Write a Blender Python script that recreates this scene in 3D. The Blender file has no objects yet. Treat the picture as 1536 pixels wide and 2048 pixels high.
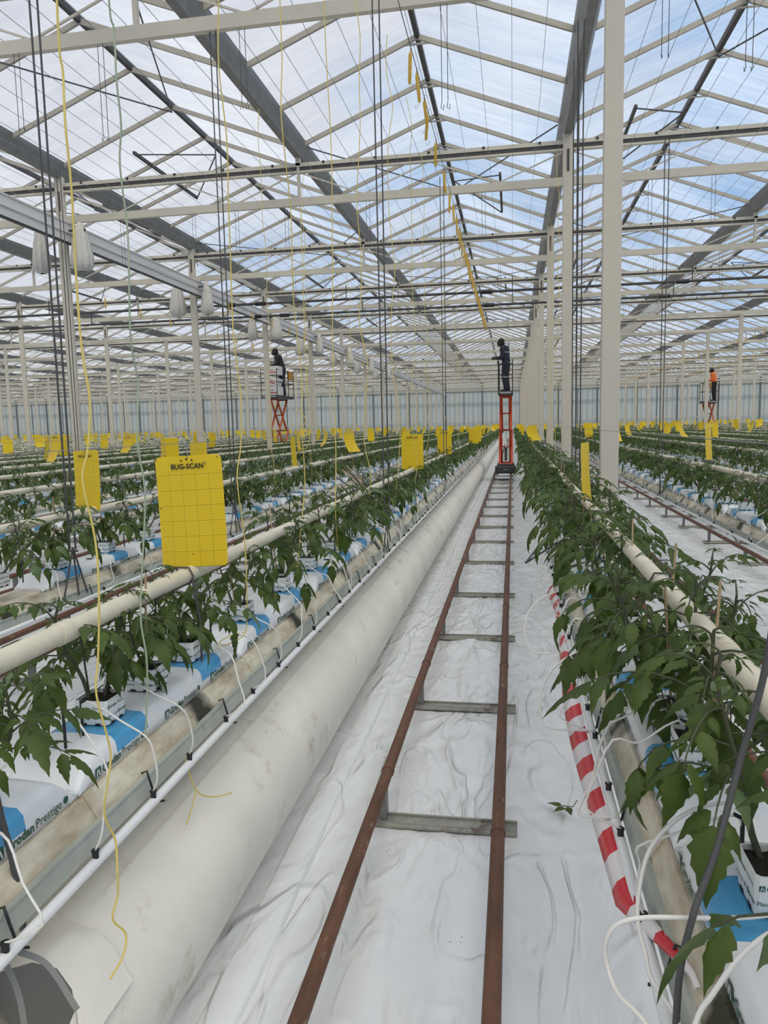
import bpy, math, random
import numpy as np
from mathutils import Vector, Matrix, Quaternion, noise

random.seed(7)
rng = np.random.default_rng(7)
SC = bpy.context.scene
COL = SC.collection
PI = math.pi

# ------------------------------------------------------------------ camera
CAM_H = 1.70
F_PX = 1475.5
YAW, PITCH, ROLL = 0.1741, 0.1160, -0.0224
def cam_axes():
    fw = Vector((-math.sin(YAW) * math.cos(PITCH), math.cos(YAW) * math.cos(PITCH), -math.sin(PITCH)))
    rt = Vector((math.cos(YAW), math.sin(YAW), 0))
    up = rt.cross(fw)
    c, s = math.cos(ROLL), math.sin(ROLL)
    return c * rt + s * up, -s * rt + c * up, fw
RT, UP, FW = cam_axes()
cam_data = bpy.data.cameras.new('camera')
cam = bpy.data.objects.new('camera', cam_data)
COL.objects.link(cam)
cam.matrix_world = Matrix(((RT.x, UP.x, -FW.x, 0), (RT.y, UP.y, -FW.y, 0), (RT.z, UP.z, -FW.z, CAM_H), (0, 0, 0, 1)))
cam_data.sensor_fit = 'AUTO'
cam_data.sensor_width = 36.0
cam_data.lens = F_PX * 36.0 / 2048.0
cam_data.clip_start = 0.05
cam_data.clip_end = 400
SC.camera = cam
def project(x, y, z):
    q = Vector((x, y, z - CAM_H))
    d = q.dot(FW)
    if d < 0.05:
        return None
    return 768 + F_PX * q.dot(RT) / d, 1024 - F_PX * q.dot(UP) / d, d
def in_view(x, y, z, m=0):
    p = project(x, y, z)
    return p is not None and -m < p[0] < 1536 + m and -m < p[1] < 2048 + m

# ------------------------------------------------------------------ world, exposure
SC.view_settings.view_transform = 'Standard'
SC.view_settings.look = 'None'
SC.view_settings.gamma = 1.0
SC.view_settings.use_curve_mapping = False
SC.view_settings.exposure = 0.28
SKY_STRENGTH = 1.0
w = bpy.data.worlds.new('sky')
SC.world = w
w.use_nodes = True
nt = w.node_tree
nt.nodes.clear()
def N(tree, typ, **kw):
    n = tree.nodes.new(typ)
    for k, v in kw.items():
        if k.startswith('i_'):
            n.inputs[k[2:].replace('_', ' ')].default_value = v
        else:
            setattr(n, k, v)
    return n
def L(tree, a, b):
    tree.links.new(a, b)
tc = N(nt, 'ShaderNodeTexCoord')
mp = N(nt, 'ShaderNodeMapping')
mp.inputs['Scale'].default_value = (1.0, 1.0, 2.2)
L(nt, tc.outputs['Generated'], mp.inputs['Vector'])
cl = N(nt, 'ShaderNodeTexNoise', i_Scale=2.1, i_Detail=5.0, i_Roughness=0.55)
L(nt, mp.outputs['Vector'], cl.inputs['Vector'])
sx = N(nt, 'ShaderNodeSeparateXYZ')
L(nt, tc.outputs['Generated'], sx.inputs['Vector'])
mx = N(nt, 'ShaderNodeMath', operation='MULTIPLY_ADD')      # bluer towards +x
L(nt, sx.outputs['X'], mx.inputs[0]); mx.inputs[1].default_value = 0.35
L(nt, cl.outputs['Fac'], mx.inputs[2])
cr = N(nt, 'ShaderNodeValToRGB')
cr.color_ramp.elements[0].position = 0.36; cr.color_ramp.elements[0].color = (0.80, 0.83, 0.94, 1)
cr.color_ramp.elements[1].position = 0.61; cr.color_ramp.elements[1].color = (0.25, 0.55, 1.0, 1)
L(nt, mx.outputs[0], cr.inputs['Fac'])
el = N(nt, 'ShaderNodeMapRange')                             # overcast sky: brighter towards the zenith
el.inputs['From Min'].default_value = 0.0; el.inputs['From Max'].default_value = 1.0
el.inputs['To Min'].default_value = 0.52; el.inputs['To Max'].default_value = 0.72
L(nt, sx.outputs['Z'], el.inputs['Value'])
ml = N(nt, 'ShaderNodeVectorMath', operation='SCALE')
L(nt, cr.outputs['Color'], ml.inputs[0]); L(nt, el.outputs['Result'], ml.inputs['Scale'])
bg = N(nt, 'ShaderNodeBackground'); bg.inputs['Strength'].default_value = SKY_STRENGTH
L(nt, ml.outputs['Vector'], bg.inputs['Color'])
wo = N(nt, 'ShaderNodeOutputWorld')
L(nt, bg.outputs[0], wo.inputs['Surface'])

sun_d = bpy.data.lights.new('hazy_sun', 'SUN')
sun_d.energy = 2.9; sun_d.angle = math.radians(60); sun_d.color = (1.0, 0.87, 0.66)
sun = bpy.data.objects.new('hazy_sun', sun_d); COL.objects.link(sun)
sun.rotation_euler = (math.radians(28), math.radians(20), 0)

# ------------------------------------------------------------------ materials
def mat(name, color, rough=0.6, metal=0.0, spec=0.5, var=0.0, vscale=8.0, bump=0.0, bscale=40.0, coat=0.0, stretch=None, dirt=None):
    m = bpy.data.materials.new(name)
    m.use_nodes = True
    t = m.node_tree
    b = t.nodes['Principled BSDF']
    b.inputs['Base Color'].default_value = (*color, 1)
    b.inputs['Roughness'].default_value = rough
    b.inputs['Metallic'].default_value = metal
    b.inputs['Specular IOR Level'].default_value = spec
    b.inputs['Coat Weight'].default_value = coat
    if var or bump or dirt:
        c = N(t, 'ShaderNodeTexCoord')
        mpn = N(t, 'ShaderNodeMapping')
        if stretch: mpn.inputs['Scale'].default_value = stretch
        L(t, c.outputs['Object'], mpn.inputs['Vector'])
        v = mpn.outputs['Vector']
        col_out = None
        if var:
            nz = N(t, 'ShaderNodeTexNoise', i_Scale=vscale, i_Detail=6.0, i_Roughness=0.6)
            L(t, v, nz.inputs['Vector'])
            r = N(t, 'ShaderNodeValToRGB')
            r.color_ramp.elements[0].position = 0.3; r.color_ramp.elements[1].position = 0.7
            r.color_ramp.elements[0].color = (*[max(0, q * (1 - var)) for q in color], 1)
            r.color_ramp.elements[1].color = (*[min(1, q * (1 + var)) for q in color], 1)
            L(t, nz.outputs['Fac'], r.inputs['Fac'])
            col_out = r.outputs['Color']
        if dirt:                       # (colour, scale, low, high)
            nd = N(t, 'ShaderNodeTexNoise', i_Scale=dirt[1], i_Detail=8.0, i_Roughness=0.7)
            L(t, v, nd.inputs['Vector'])
            rd = N(t, 'ShaderNodeMapRange')
            rd.inputs['From Min'].default_value = dirt[2]; rd.inputs['From Max'].default_value = dirt[3]
            L(t, nd.outputs['Fac'], rd.inputs['Value'])
            mxn = N(t, 'ShaderNodeMix', data_type='RGBA')
            L(t, rd.outputs['Result'], mxn.inputs['Factor'])
            if col_out is not None: L(t, col_out, mxn.inputs['A'])
            else: mxn.inputs['A'].default_value = (*color, 1)
            mxn.inputs['B'].default_value = (*dirt[0], 1)
            col_out = mxn.outputs['Result']
        if col_out is not None: L(t, col_out, b.inputs['Base Color'])
        if bump:
            nb = N(t, 'ShaderNodeTexNoise', i_Scale=bscale, i_Detail=4.0)
            L(t, v, nb.inputs['Vector'])
            bp = N(t, 'ShaderNodeBump'); bp.inputs['Strength'].default_value = bump; bp.inputs['Distance'].default_value = 0.01
            L(t, nb.outputs['Fac'], bp.inputs['Height']); L(t, bp.outputs['Normal'], b.inputs['Normal'])
    return m

M = {}
M['steel_white'] = mat('painted_white_steel', (0.53, 0.485, 0.40), 0.5, var=0.05, vscale=2)
M['steel_chord'] = mat('painted_truss_steel', (0.50, 0.465, 0.39), 0.45, var=0.06, vscale=3)
M['galv'] = mat('galvanized_steel', (0.20, 0.20, 0.195), 0.5, metal=0.3, var=0.15, vscale=6)
M['alu'] = mat('aluminium_bar', (0.36, 0.335, 0.285), 0.5, metal=0.15, var=0.08, vscale=4)
M['dark_steel_and_shade'] = mat('weathered_steel_and_shade', (0.055, 0.052, 0.05), 0.6, var=0.2)  # real dark steel; also painted shade for chord groove and backlit ridge
M['cable'] = mat('dark_cable', (0.07, 0.07, 0.072), 0.6)
M['wire'] = mat('fine_steel_wire', (0.30, 0.31, 0.32), 0.5, metal=0.5)
M['rust'] = mat('rusty_pipe', (0.125, 0.056, 0.030), 0.62, var=0.3, vscale=14, stretch=(1, .25, 1), bump=0.25, bscale=60, dirt=((0.40, 0.30, 0.20), 22, 0.60, 0.72))
M['sleeper'] = mat('galvanized_sleeper', (0.33, 0.32, 0.28), 0.5, metal=0.3, var=0.2, vscale=20, dirt=((0.10, 0.06, 0.035), 9, 0.55, 0.72))
M['pipe_cream'] = mat('cream_painted_pipe', (0.66, 0.60, 0.47), 0.5, var=0.10, vscale=12, dirt=((0.42, 0.35, 0.24), 25, 0.62, 0.8))
M['pvc'] = mat('white_pvc', (0.78, 0.78, 0.78), 0.35)
M['strip'] = mat('grey_green_strip', (0.42, 0.44, 0.39), 0.55, var=0.12, vscale=10, dirt=((0.22, 0.19, 0.12), 18, 0.6, 0.8))
M['black'] = mat('black_plastic', (0.012, 0.012, 0.013), 0.45)
M['tube'] = mat('white_drip_tube', (0.74, 0.72, 0.68), 0.45)
M['slab'] = mat('white_slab_film', (0.80, 0.81, 0.82), 0.26, coat=0.15, bump=0.35, bscale=14, stretch=(1.0, .35, 1.0))
M['blue'] = mat('blue_slab_print', (0.075, 0.34, 0.62), 0.30, coat=0.15, bump=0.35, bscale=18, var=0.12, vscale=12)
M['print'] = mat('green_print', (0.012, 0.085, 0.045), 0.5)
M['cube'] = mat('white_cube_wrap', (0.76, 0.78, 0.77), 0.42, bump=0.15, bscale=25)
M['peat'] = mat('dark_substrate', (0.016, 0.013, 0.010), 0.95, bump=0.8, bscale=180, var=0.4, vscale=120)
M['stem'] = mat('tomato_stem', (0.055, 0.062, 0.028), 0.6, var=0.35, vscale=10)
M['bamboo'] = mat('bamboo_stick', (0.42, 0.30, 0.17), 0.6, var=0.2, vscale=15)
M['twine_yellow'] = mat('yellow_twine', (0.66, 0.52, 0.14), 0.8)
M['twine_green'] = mat('grey_green_twine', (0.34, 0.40, 0.28), 0.8)
M['twine_wound'] = mat('ochre_wound_twine', (0.60, 0.38, 0.06), 0.8, bump=0.8, bscale=120)
M['orange'] = mat('orange_lift_paint', (0.50, 0.065, 0.022), 0.42, var=0.15, vscale=6)
M['orange_dull'] = mat('dull_orange_lift_paint', (0.48, 0.10, 0.03), 0.5, var=0.2, vscale=6)
M['charcoal'] = mat('charcoal_lift_body', (0.035, 0.037, 0.036), 0.5)
M['chrome'] = mat('chrome_rod', (0.6, 0.6, 0.6), 0.2, metal=1.0)
M['carton'] = mat('white_carton', (0.66, 0.64, 0.62), 0.6)
M['red_print'] = mat('red_print', (0.45, 0.05, 0.05), 0.5)
M['amber'] = mat('amber_control_box', (0.55, 0.27, 0.05), 0.5)
M['skin'] = mat('dark_skin', (0.035, 0.02, 0.014), 0.5)
M['hair'] = mat('black_hair', (0.006, 0.006, 0.006), 0.7)
M['navy'] = mat('navy_workwear', (0.014, 0.017, 0.032), 0.75, var=0.25, vscale=12)
M['darkshirt'] = mat('dark_brown_shirt', (0.016, 0.012, 0.013), 0.8)
M['hivis'] = mat('orange_vest', (0.75, 0.16, 0.03), 0.6)
M['reflect'] = mat('grey_reflective_band', (0.30, 0.33, 0.38), 0.35)
M['tape_red'] = mat('red_barrier_film', (0.62, 0.018, 0.03), 0.3)
M['tape_white'] = mat('white_barrier_film', (0.80, 0.74, 0.74), 0.3)
M['grey_hose'] = mat('grey_strap', (0.16, 0.165, 0.16), 0.5)
M['duct_shade'] = mat('grey_duct_shade', (0.26, 0.26, 0.245), 0.7)  # grey stands in for the shade inside the duct
M['netting'] = mat('white_netting', (0.62, 0.60, 0.56), 0.8, bump=1.0, bscale=30, stretch=(6, 6, 1), var=0.12, vscale=10)

def yellow_card(name, printed):
    m = bpy.data.materials.new(name); m.use_nodes = True
    t = m.node_tree; b = t.nodes['Principled BSDF']
    b.inputs['Roughness'].default_value = 0.38
    b.inputs['Base Color'].default_value = (0.80, 0.56, 0.012, 1)
    uv = N(t, 'ShaderNodeUVMap'); sp = N(t, 'ShaderNodeSeparateXYZ'); L(t, uv.outputs[0], sp.inputs[0])
    def lines(sock, n, wd):
        a = N(t, 'ShaderNodeMath', operation='MULTIPLY'); L(t, sock, a.inputs[0]); a.inputs[1].default_value = n
        f = N(t, 'ShaderNodeMath', operation='FRACT'); L(t, a.outputs[0], f.inputs[0])
        c = N(t, 'ShaderNodeMath', operation='LESS_THAN'); L(t, f.outputs[0], c.inputs[0]); c.inputs[1].default_value = wd
        return c.outputs[0]
    def mx2(a, b_, op='MAXIMUM'):
        q = N(t, 'ShaderNodeMath', operation=op); L(t, a, q.inputs[0]); L(t, b_, q.inputs[1]); return q.outputs[0]
    big = mx2(lines(sp.outputs['X'], 5, 0.03), lines(sp.outputs['Y'], 7.2, 0.03))
    fine = mx2(lines(sp.outputs['X'], 25, 0.10), lines(sp.outputs['Y'], 36, 0.10))
    lt = N(t, 'ShaderNodeMath', operation='LESS_THAN'); L(t, sp.outputs['Y'], lt.inputs[0]); lt.inputs[1].default_value = 0.862
    gt = N(t, 'ShaderNodeMath', operation='GREATER_THAN'); L(t, sp.outputs['X'], gt.inputs[0]); gt.inputs[1].default_value = 0.03
    msk = mx2(lt.outputs[0], gt.outputs[0], 'MULTIPLY')
    bigm = mx2(big, msk, 'MULTIPLY'); finem = mx2(fine, msk, 'MULTIPLY')
    m1 = N(t, 'ShaderNodeMix', data_type='RGBA'); m1.inputs['A'].default_value = (0.80, 0.56, 0.012, 1); m1.inputs['B'].default_value = (0.70, 0.46, 0.012, 1)
    L(t, finem, m1.inputs['Factor'])
    m2 = N(t, 'ShaderNodeMix', data_type='RGBA'); m2.inputs['B'].default_value = (0.36, 0.23, 0.01, 1)
    L(t, m1.outputs['Result'], m2.inputs['A']); L(t, bigm, m2.inputs['Factor'])
    if printed: L(t, m2.outputs['Result'], b.inputs['Base Color'])
    tr = N(t, 'ShaderNodeBsdfTranslucent'); tr.inputs['Color'].default_value = (0.80, 0.56, 0.02, 1)
    ms = N(t, 'ShaderNodeMixShader'); ms.inputs['Fac'].default_value = 0.25
    o = t.nodes['Material Output']
    L(t, b.outputs[0], ms.inputs[1]); L(t, tr.outputs[0], ms.inputs[2]); L(t, ms.outputs[0], o.inputs['Surface'])
    return m
M['card'] = yellow_card('yellow_sticky_card', True)
M['card_plain'] = yellow_card('yellow_sticky_card_plain', False)

def leaf_material(name, c0, c1):
    m = bpy.data.materials.new(name); m.use_nodes = True
    t = m.node_tree; b = t.nodes['Principled BSDF']
    c = N(t, 'ShaderNodeTexCoord'); nz = N(t, 'ShaderNodeTexNoise', i_Scale=9.0, i_Detail=4.0)
    L(t, c.outputs['Object'], nz.inputs['Vector'])
    r = N(t, 'ShaderNodeValToRGB')
    r.color_ramp.elements[0].position = 0.3; r.color_ramp.elements[0].color = (*c0, 1)
    r.color_ramp.elements[1].position = 0.75; r.color_ramp.elements[1].color = (*c1, 1)
    L(t, nz.outputs['Fac'], r.inputs['Fac']); L(t, r.outputs['Color'], b.inputs['Base Color'])
    b.inputs['Roughness'].default_value = 0.46; b.inputs['Specular IOR Level'].default_value = 0.28
    nb = N(t, 'ShaderNodeTexNoise', i_Scale=70.0, i_Detail=3.0); L(t, c.outputs['Object'], nb.inputs['Vector'])
    bp = N(t, 'ShaderNodeBump'); bp.inputs['Strength'].default_value = 0.3; bp.inputs['Distance'].default_value = 0.006
    L(t, nb.outputs['Fac'], bp.inputs['Height']); L(t, bp.outputs['Normal'], b.inputs['Normal'])
    tr = N(t, 'ShaderNodeBsdfTranslucent'); tr.inputs['Color'].default_value = (0.12, 0.22, 0.035, 1)
    ms = N(t, 'ShaderNodeMixShader'); ms.inputs['Fac'].default_value = 0.22
    o = t.nodes['Material Output']
    L(t, b.outputs[0], ms.inputs[1]); L(t, tr.outputs[0], ms.inputs[2]); L(t, ms.outputs[0], o.inputs['Surface'])
    return m
M['leaf'] = leaf_material('tomato_leaf', (0.033, 0.052, 0.010), (0.080, 0.122, 0.022))
M['leaf_pale'] = leaf_material('pale_leaf_underside', (0.10, 0.15, 0.07), (0.15, 0.21, 0.10))

def glass_roof():
    m = bpy.data.materials.new('whitened_roof_glass'); m.use_nodes = True
    t = m.node_tree; t.nodes.clear()
    c = N(t, 'ShaderNodeTexCoord'); mpn = N(t, 'ShaderNodeMapping')
    mpn.inputs['Rotation'].default_value = (0, 0, 0.9); mpn.inputs['Scale'].default_value = (0.5, 3.2, 1.0)
    L(t, c.outputs['Object'], mpn.inputs['Vector'])
    n1 = N(t, 'ShaderNodeTexNoise', i_Scale=1.6, i_Detail=9.0, i_Roughness=0.68); L(t, mpn.outputs[0], n1.inputs['Vector'])
    n2 = N(t, 'ShaderNodeTexNoise', i_Scale=0.35, i_Detail=3.0); L(t, c.outputs['Object'], n2.inputs['Vector'])
    ad = N(t, 'ShaderNodeMath', operation='MULTIPLY_ADD'); L(t, n1.outputs['Fac'], ad.inputs[0]); ad.inputs[1].default_value = 0.75; L(t, n2.outputs['Fac'], ad.inputs[2])
    mr = N(t, 'ShaderNodeMapRange'); mr.inputs['From Min'].default_value = 0.62; mr.inputs['From Max'].default_value = 1.12
    mr.inputs['To Min'].default_value = 0.16; mr.inputs['To Max'].default_value = 0.50
    L(t, ad.outputs[0], mr.inputs['Value'])
    tp = N(t, 'ShaderNodeBsdfTransparent'); tp.inputs['Color'].default_value = (0.93, 0.955, 0.965, 1)
    tl = N(t, 'ShaderNodeBsdfTranslucent'); tl.inputs['Color'].default_value = (0.88, 0.90, 0.92, 1)
    ms = N(t, 'ShaderNodeMixShader'); L(t, mr.outputs['Result'], ms.inputs['Fac']); L(t, tp.outputs[0], ms.inputs[1]); L(t, tl.outputs[0], ms.inputs[2])
    o = N(t, 'ShaderNodeOutputMaterial'); L(t, ms.outputs[0], o.inputs['Surface'])
    return m
M['roof_glass'] = glass_roof()
def wall_glass():
    m = bpy.data.materials.new('milky_wall_panel'); m.use_nodes = True
    t = m.node_tree; t.nodes.clear()
    df = N(t, 'ShaderNodeBsdfDiffuse'); df.inputs['Color'].default_value = (0.62, 0.60, 0.50, 1)
    tl = N(t, 'ShaderNodeBsdfTranslucent'); tl.inputs['Color'].default_value = (0.74, 0.70, 0.58, 1)
    ms = N(t, 'ShaderNodeMixShader'); ms.inputs['Fac'].default_value = 0.55
    L(t, df.outputs[0], ms.inputs[1]); L(t, tl.outputs[0], ms.inputs[2])
    o = N(t, 'ShaderNodeOutputMaterial'); L(t, ms.outputs[0], o.inputs['Surface'])
    return m
M['wall_panel'] = wall_glass()

def floor_mat():
    m = bpy.data.materials.new('white_floor_film'); m.use_nodes = True
    t = m.node_tree; b = t.nodes['Principled BSDF']
    b.inputs['Roughness'].default_value = 0.24; b.inputs['Specular IOR Level'].default_value = 0.6
    c = N(t, 'ShaderNodeTexCoord')
    n0 = N(t, 'ShaderNodeTexNoise', i_Scale=2.0, i_Detail=5.0); L(t, c.outputs['Object'], n0.inputs['Vector'])
    r = N(t, 'ShaderNodeValToRGB'); r.color_ramp.elements[0].color = (0.70, 0.71, 0.715, 1); r.color_ramp.elements[1].color = (0.78, 0.79, 0.80, 1)
    L(t, n0.outputs['Fac'], r.inputs['Fac'])
    sp = N(t, 'ShaderNodeTexVoronoi', i_Scale=38.0, i_Randomness=1.0); L(t, c.outputs['Object'], sp.inputs['Vector'])   # specks of soil
    n3 = N(t, 'ShaderNodeTexNoise', i_Scale=3.0, i_Detail=3.0); L(t, c.outputs['Object'], n3.inputs['Vector'])
    lt = N(t, 'ShaderNodeMath', operation='LESS_THAN'); L(t, sp.outputs['Distance'], lt.inputs[0]); lt.inputs[1].default_value = 0.085
    g3 = N(t, 'ShaderNodeMath', operation='GREATER_THAN'); L(t, n3.outputs['Fac'], g3.inputs[0]); g3.inputs[1].default_value = 0.66
    mm = N(t, 'ShaderNodeMath', operation='MULTIPLY'); L(t, lt.outputs[0], mm.inputs[0]); L(t, g3.outputs[0], mm.inputs[1])
    mixc = N(t, 'ShaderNodeMix', data_type='RGBA'); L(t, mm.outputs[0], mixc.inputs['Factor']); L(t, r.outputs['Color'], mixc.inputs['A']); mixc.inputs['B'].default_value = (0.05, 0.045, 0.04, 1)
    L(t, mixc.outputs['Result'], b.inputs['Base Color'])
    # creases: thin ridges where two warped noises cross their middle value, long ones along the path and short crossing ones
    def crease(scale, rot, stretch, dist, width):
        mpn = N(t, 'ShaderNodeMapping'); mpn.inputs['Scale'].default_value = stretch; mpn.inputs['Rotation'].default_value = (0, 0, rot)
        L(t, c.outputs['Object'], mpn.inputs['Vector'])
        n1 = N(t, 'ShaderNodeTexNoise', i_Scale=scale, i_Detail=2.0, i_Roughness=0.4, i_Distortion=dist); L(t, mpn.outputs[0], n1.inputs['Vector'])
        s1 = N(t, 'ShaderNodeMath', operation='SUBTRACT'); L(t, n1.outputs['Fac'], s1.inputs[0]); s1.inputs[1].default_value = 0.5
        a1 = N(t, 'ShaderNodeMath', operation='ABSOLUTE'); L(t, s1.outputs[0], a1.inputs[0])
        m1 = N(t, 'ShaderNodeMapRange', interpolation_type='SMOOTHSTEP'); m1.inputs['From Min'].default_value = 0.0; m1.inputs['From Max'].default_value = width
        m1.inputs['To Min'].default_value = 1.0; m1.inputs['To Max'].default_value = 0.0
        L(t, a1.outputs[0], m1.inputs['Value']); return m1.outputs['Result']
    hs = [(crease(3.0, 0.18, (1.0, 0.25, 1.0), 0.6, 0.055), 1.0), (crease(4.0, -0.55, (1.0, 0.35, 1.0), 0.8, 0.055), 0.7), (crease(8.0, 1.1, (1.0, 0.5, 1.0), 0.6, 0.12), 0.22)]
    tot = None
    for h_, wgt in hs:
        q = N(t, 'ShaderNodeMath', operation='MULTIPLY_ADD'); L(t, h_, q.inputs[0]); q.inputs[1].default_value = wgt
        if tot is not None: L(t, tot, q.inputs[2])
        else: q.inputs[2].default_value = 0.0
        tot = q.outputs[0]
    msk = N(t, 'ShaderNodeTexNoise', i_Scale=1.1, i_Detail=2.0); L(t, c.outputs['Object'], msk.inputs['Vector'])
    mk = N(t, 'ShaderNodeMapRange'); mk.inputs['From Min'].default_value = 0.35; mk.inputs['From Max'].default_value = 0.62; mk.inputs['To Min'].default_value = 0.25; L(t, msk.outputs['Fac'], mk.inputs['Value'])
    pm_ = N(t, 'ShaderNodeMath', operation='MULTIPLY'); L(t, tot, pm_.inputs[0]); L(t, mk.outputs['Result'], pm_.inputs[1])
    bp = N(t, 'ShaderNodeBump'); bp.inputs['Strength'].default_value = 1.0; bp.inputs['Distance'].default_value = 0.011
    L(t, pm_.outputs[0], bp.inputs['Height']); L(t, bp.outputs['Normal'], b.inputs['Normal'])
    return m
M['floor'] = floor_mat()

def trough_mat():
    m = bpy.data.materials.new('stained_cream_trough'); m.use_nodes = True
    t = m.node_tree; b = t.nodes['Principled BSDF']; b.inputs['Roughness'].default_value = 0.55
    c = N(t, 'ShaderNodeTexCoord'); sp = N(t, 'ShaderNodeSeparateXYZ'); L(t, c.outputs['Object'], sp.inputs[0])
    mpn = N(t, 'ShaderNodeMapping'); mpn.inputs['Scale'].default_value = (3.0, 1.0, 3.0); L(t, c.outputs['Object'], mpn.inputs['Vector'])
    n1 = N(t, 'ShaderNodeTexNoise', i_Scale=5.0, i_Detail=8.0, i_Roughness=0.65); L(t, mpn.outputs[0], n1.inputs['Vector'])
    r = N(t, 'ShaderNodeValToRGB')
    r.color_ramp.elements[0].position = 0.32; r.color_ramp.elements[0].color = (0.40, 0.32, 0.21, 1)
    r.color_ramp.elements[1].position = 0.62; r.color_ramp.elements[1].color = (0.74, 0.68, 0.55, 1)
    L(t, n1.outputs['Fac'], r.inputs['Fac'])
    # algae round each trough joint, every 1.1 m
    a = N(t, 'ShaderNodeMath', operation='MULTIPLY_ADD'); L(t, sp.outputs['Y'], a.inputs[0]); a.inputs[1].default_value = 1 / 1.1; a.inputs[2].default_value = 0.5
    f = N(t, 'ShaderNodeMath', operation='FRACT'); L(t, a.outputs[0], f.inputs[0])
    s = N(t, 'ShaderNodeMath', operation='SUBTRACT'); L(t, f.outputs[0], s.inputs[0]); s.inputs[1].default_value = 0.5
    ab = N(t, 'ShaderNodeMath', operation='ABSOLUTE'); L(t, s.outputs[0], ab.inputs[0])
    n2 = N(t, 'ShaderNodeTexNoise', i_Scale=9.0, i_Detail=6.0); L(t, c.outputs['Object'], n2.inputs['Vector'])
    d = N(t, 'ShaderNodeMath', operation='MULTIPLY_ADD'); L(t, n2.outputs['Fac'], d.inputs[0]); d.inputs[1].default_value = -0.22; L(t, ab.outputs[0], d.inputs[2])
    k = N(t, 'ShaderNodeMapRange'); k.inputs['From Min'].default_value = -0.03; k.inputs['From Max'].default_value = -0.09; L(t, d.outputs[0], k.inputs['Value'])
    mixc = N(t, 'ShaderNodeMix', data_type='RGBA'); L(t, k.outputs['Result'], mixc.inputs['Factor']); L(t, r.outputs['Color'], mixc.inputs['A']); mixc.inputs['B'].default_value = (0.035, 0.034, 0.015, 1)
    L(t, mixc.outputs['Result'], b.inputs['Base Color'])
    return m
M['trough'] = trough_mat()
M['duct'] = mat('white_woven_duct', (0.76, 0.73, 0.66), 0.7, var=0.07, vscale=3, bump=0.35, bscale=7, dirt=((0.36, 0.31, 0.22), 5, 0.57, 0.80))

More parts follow.
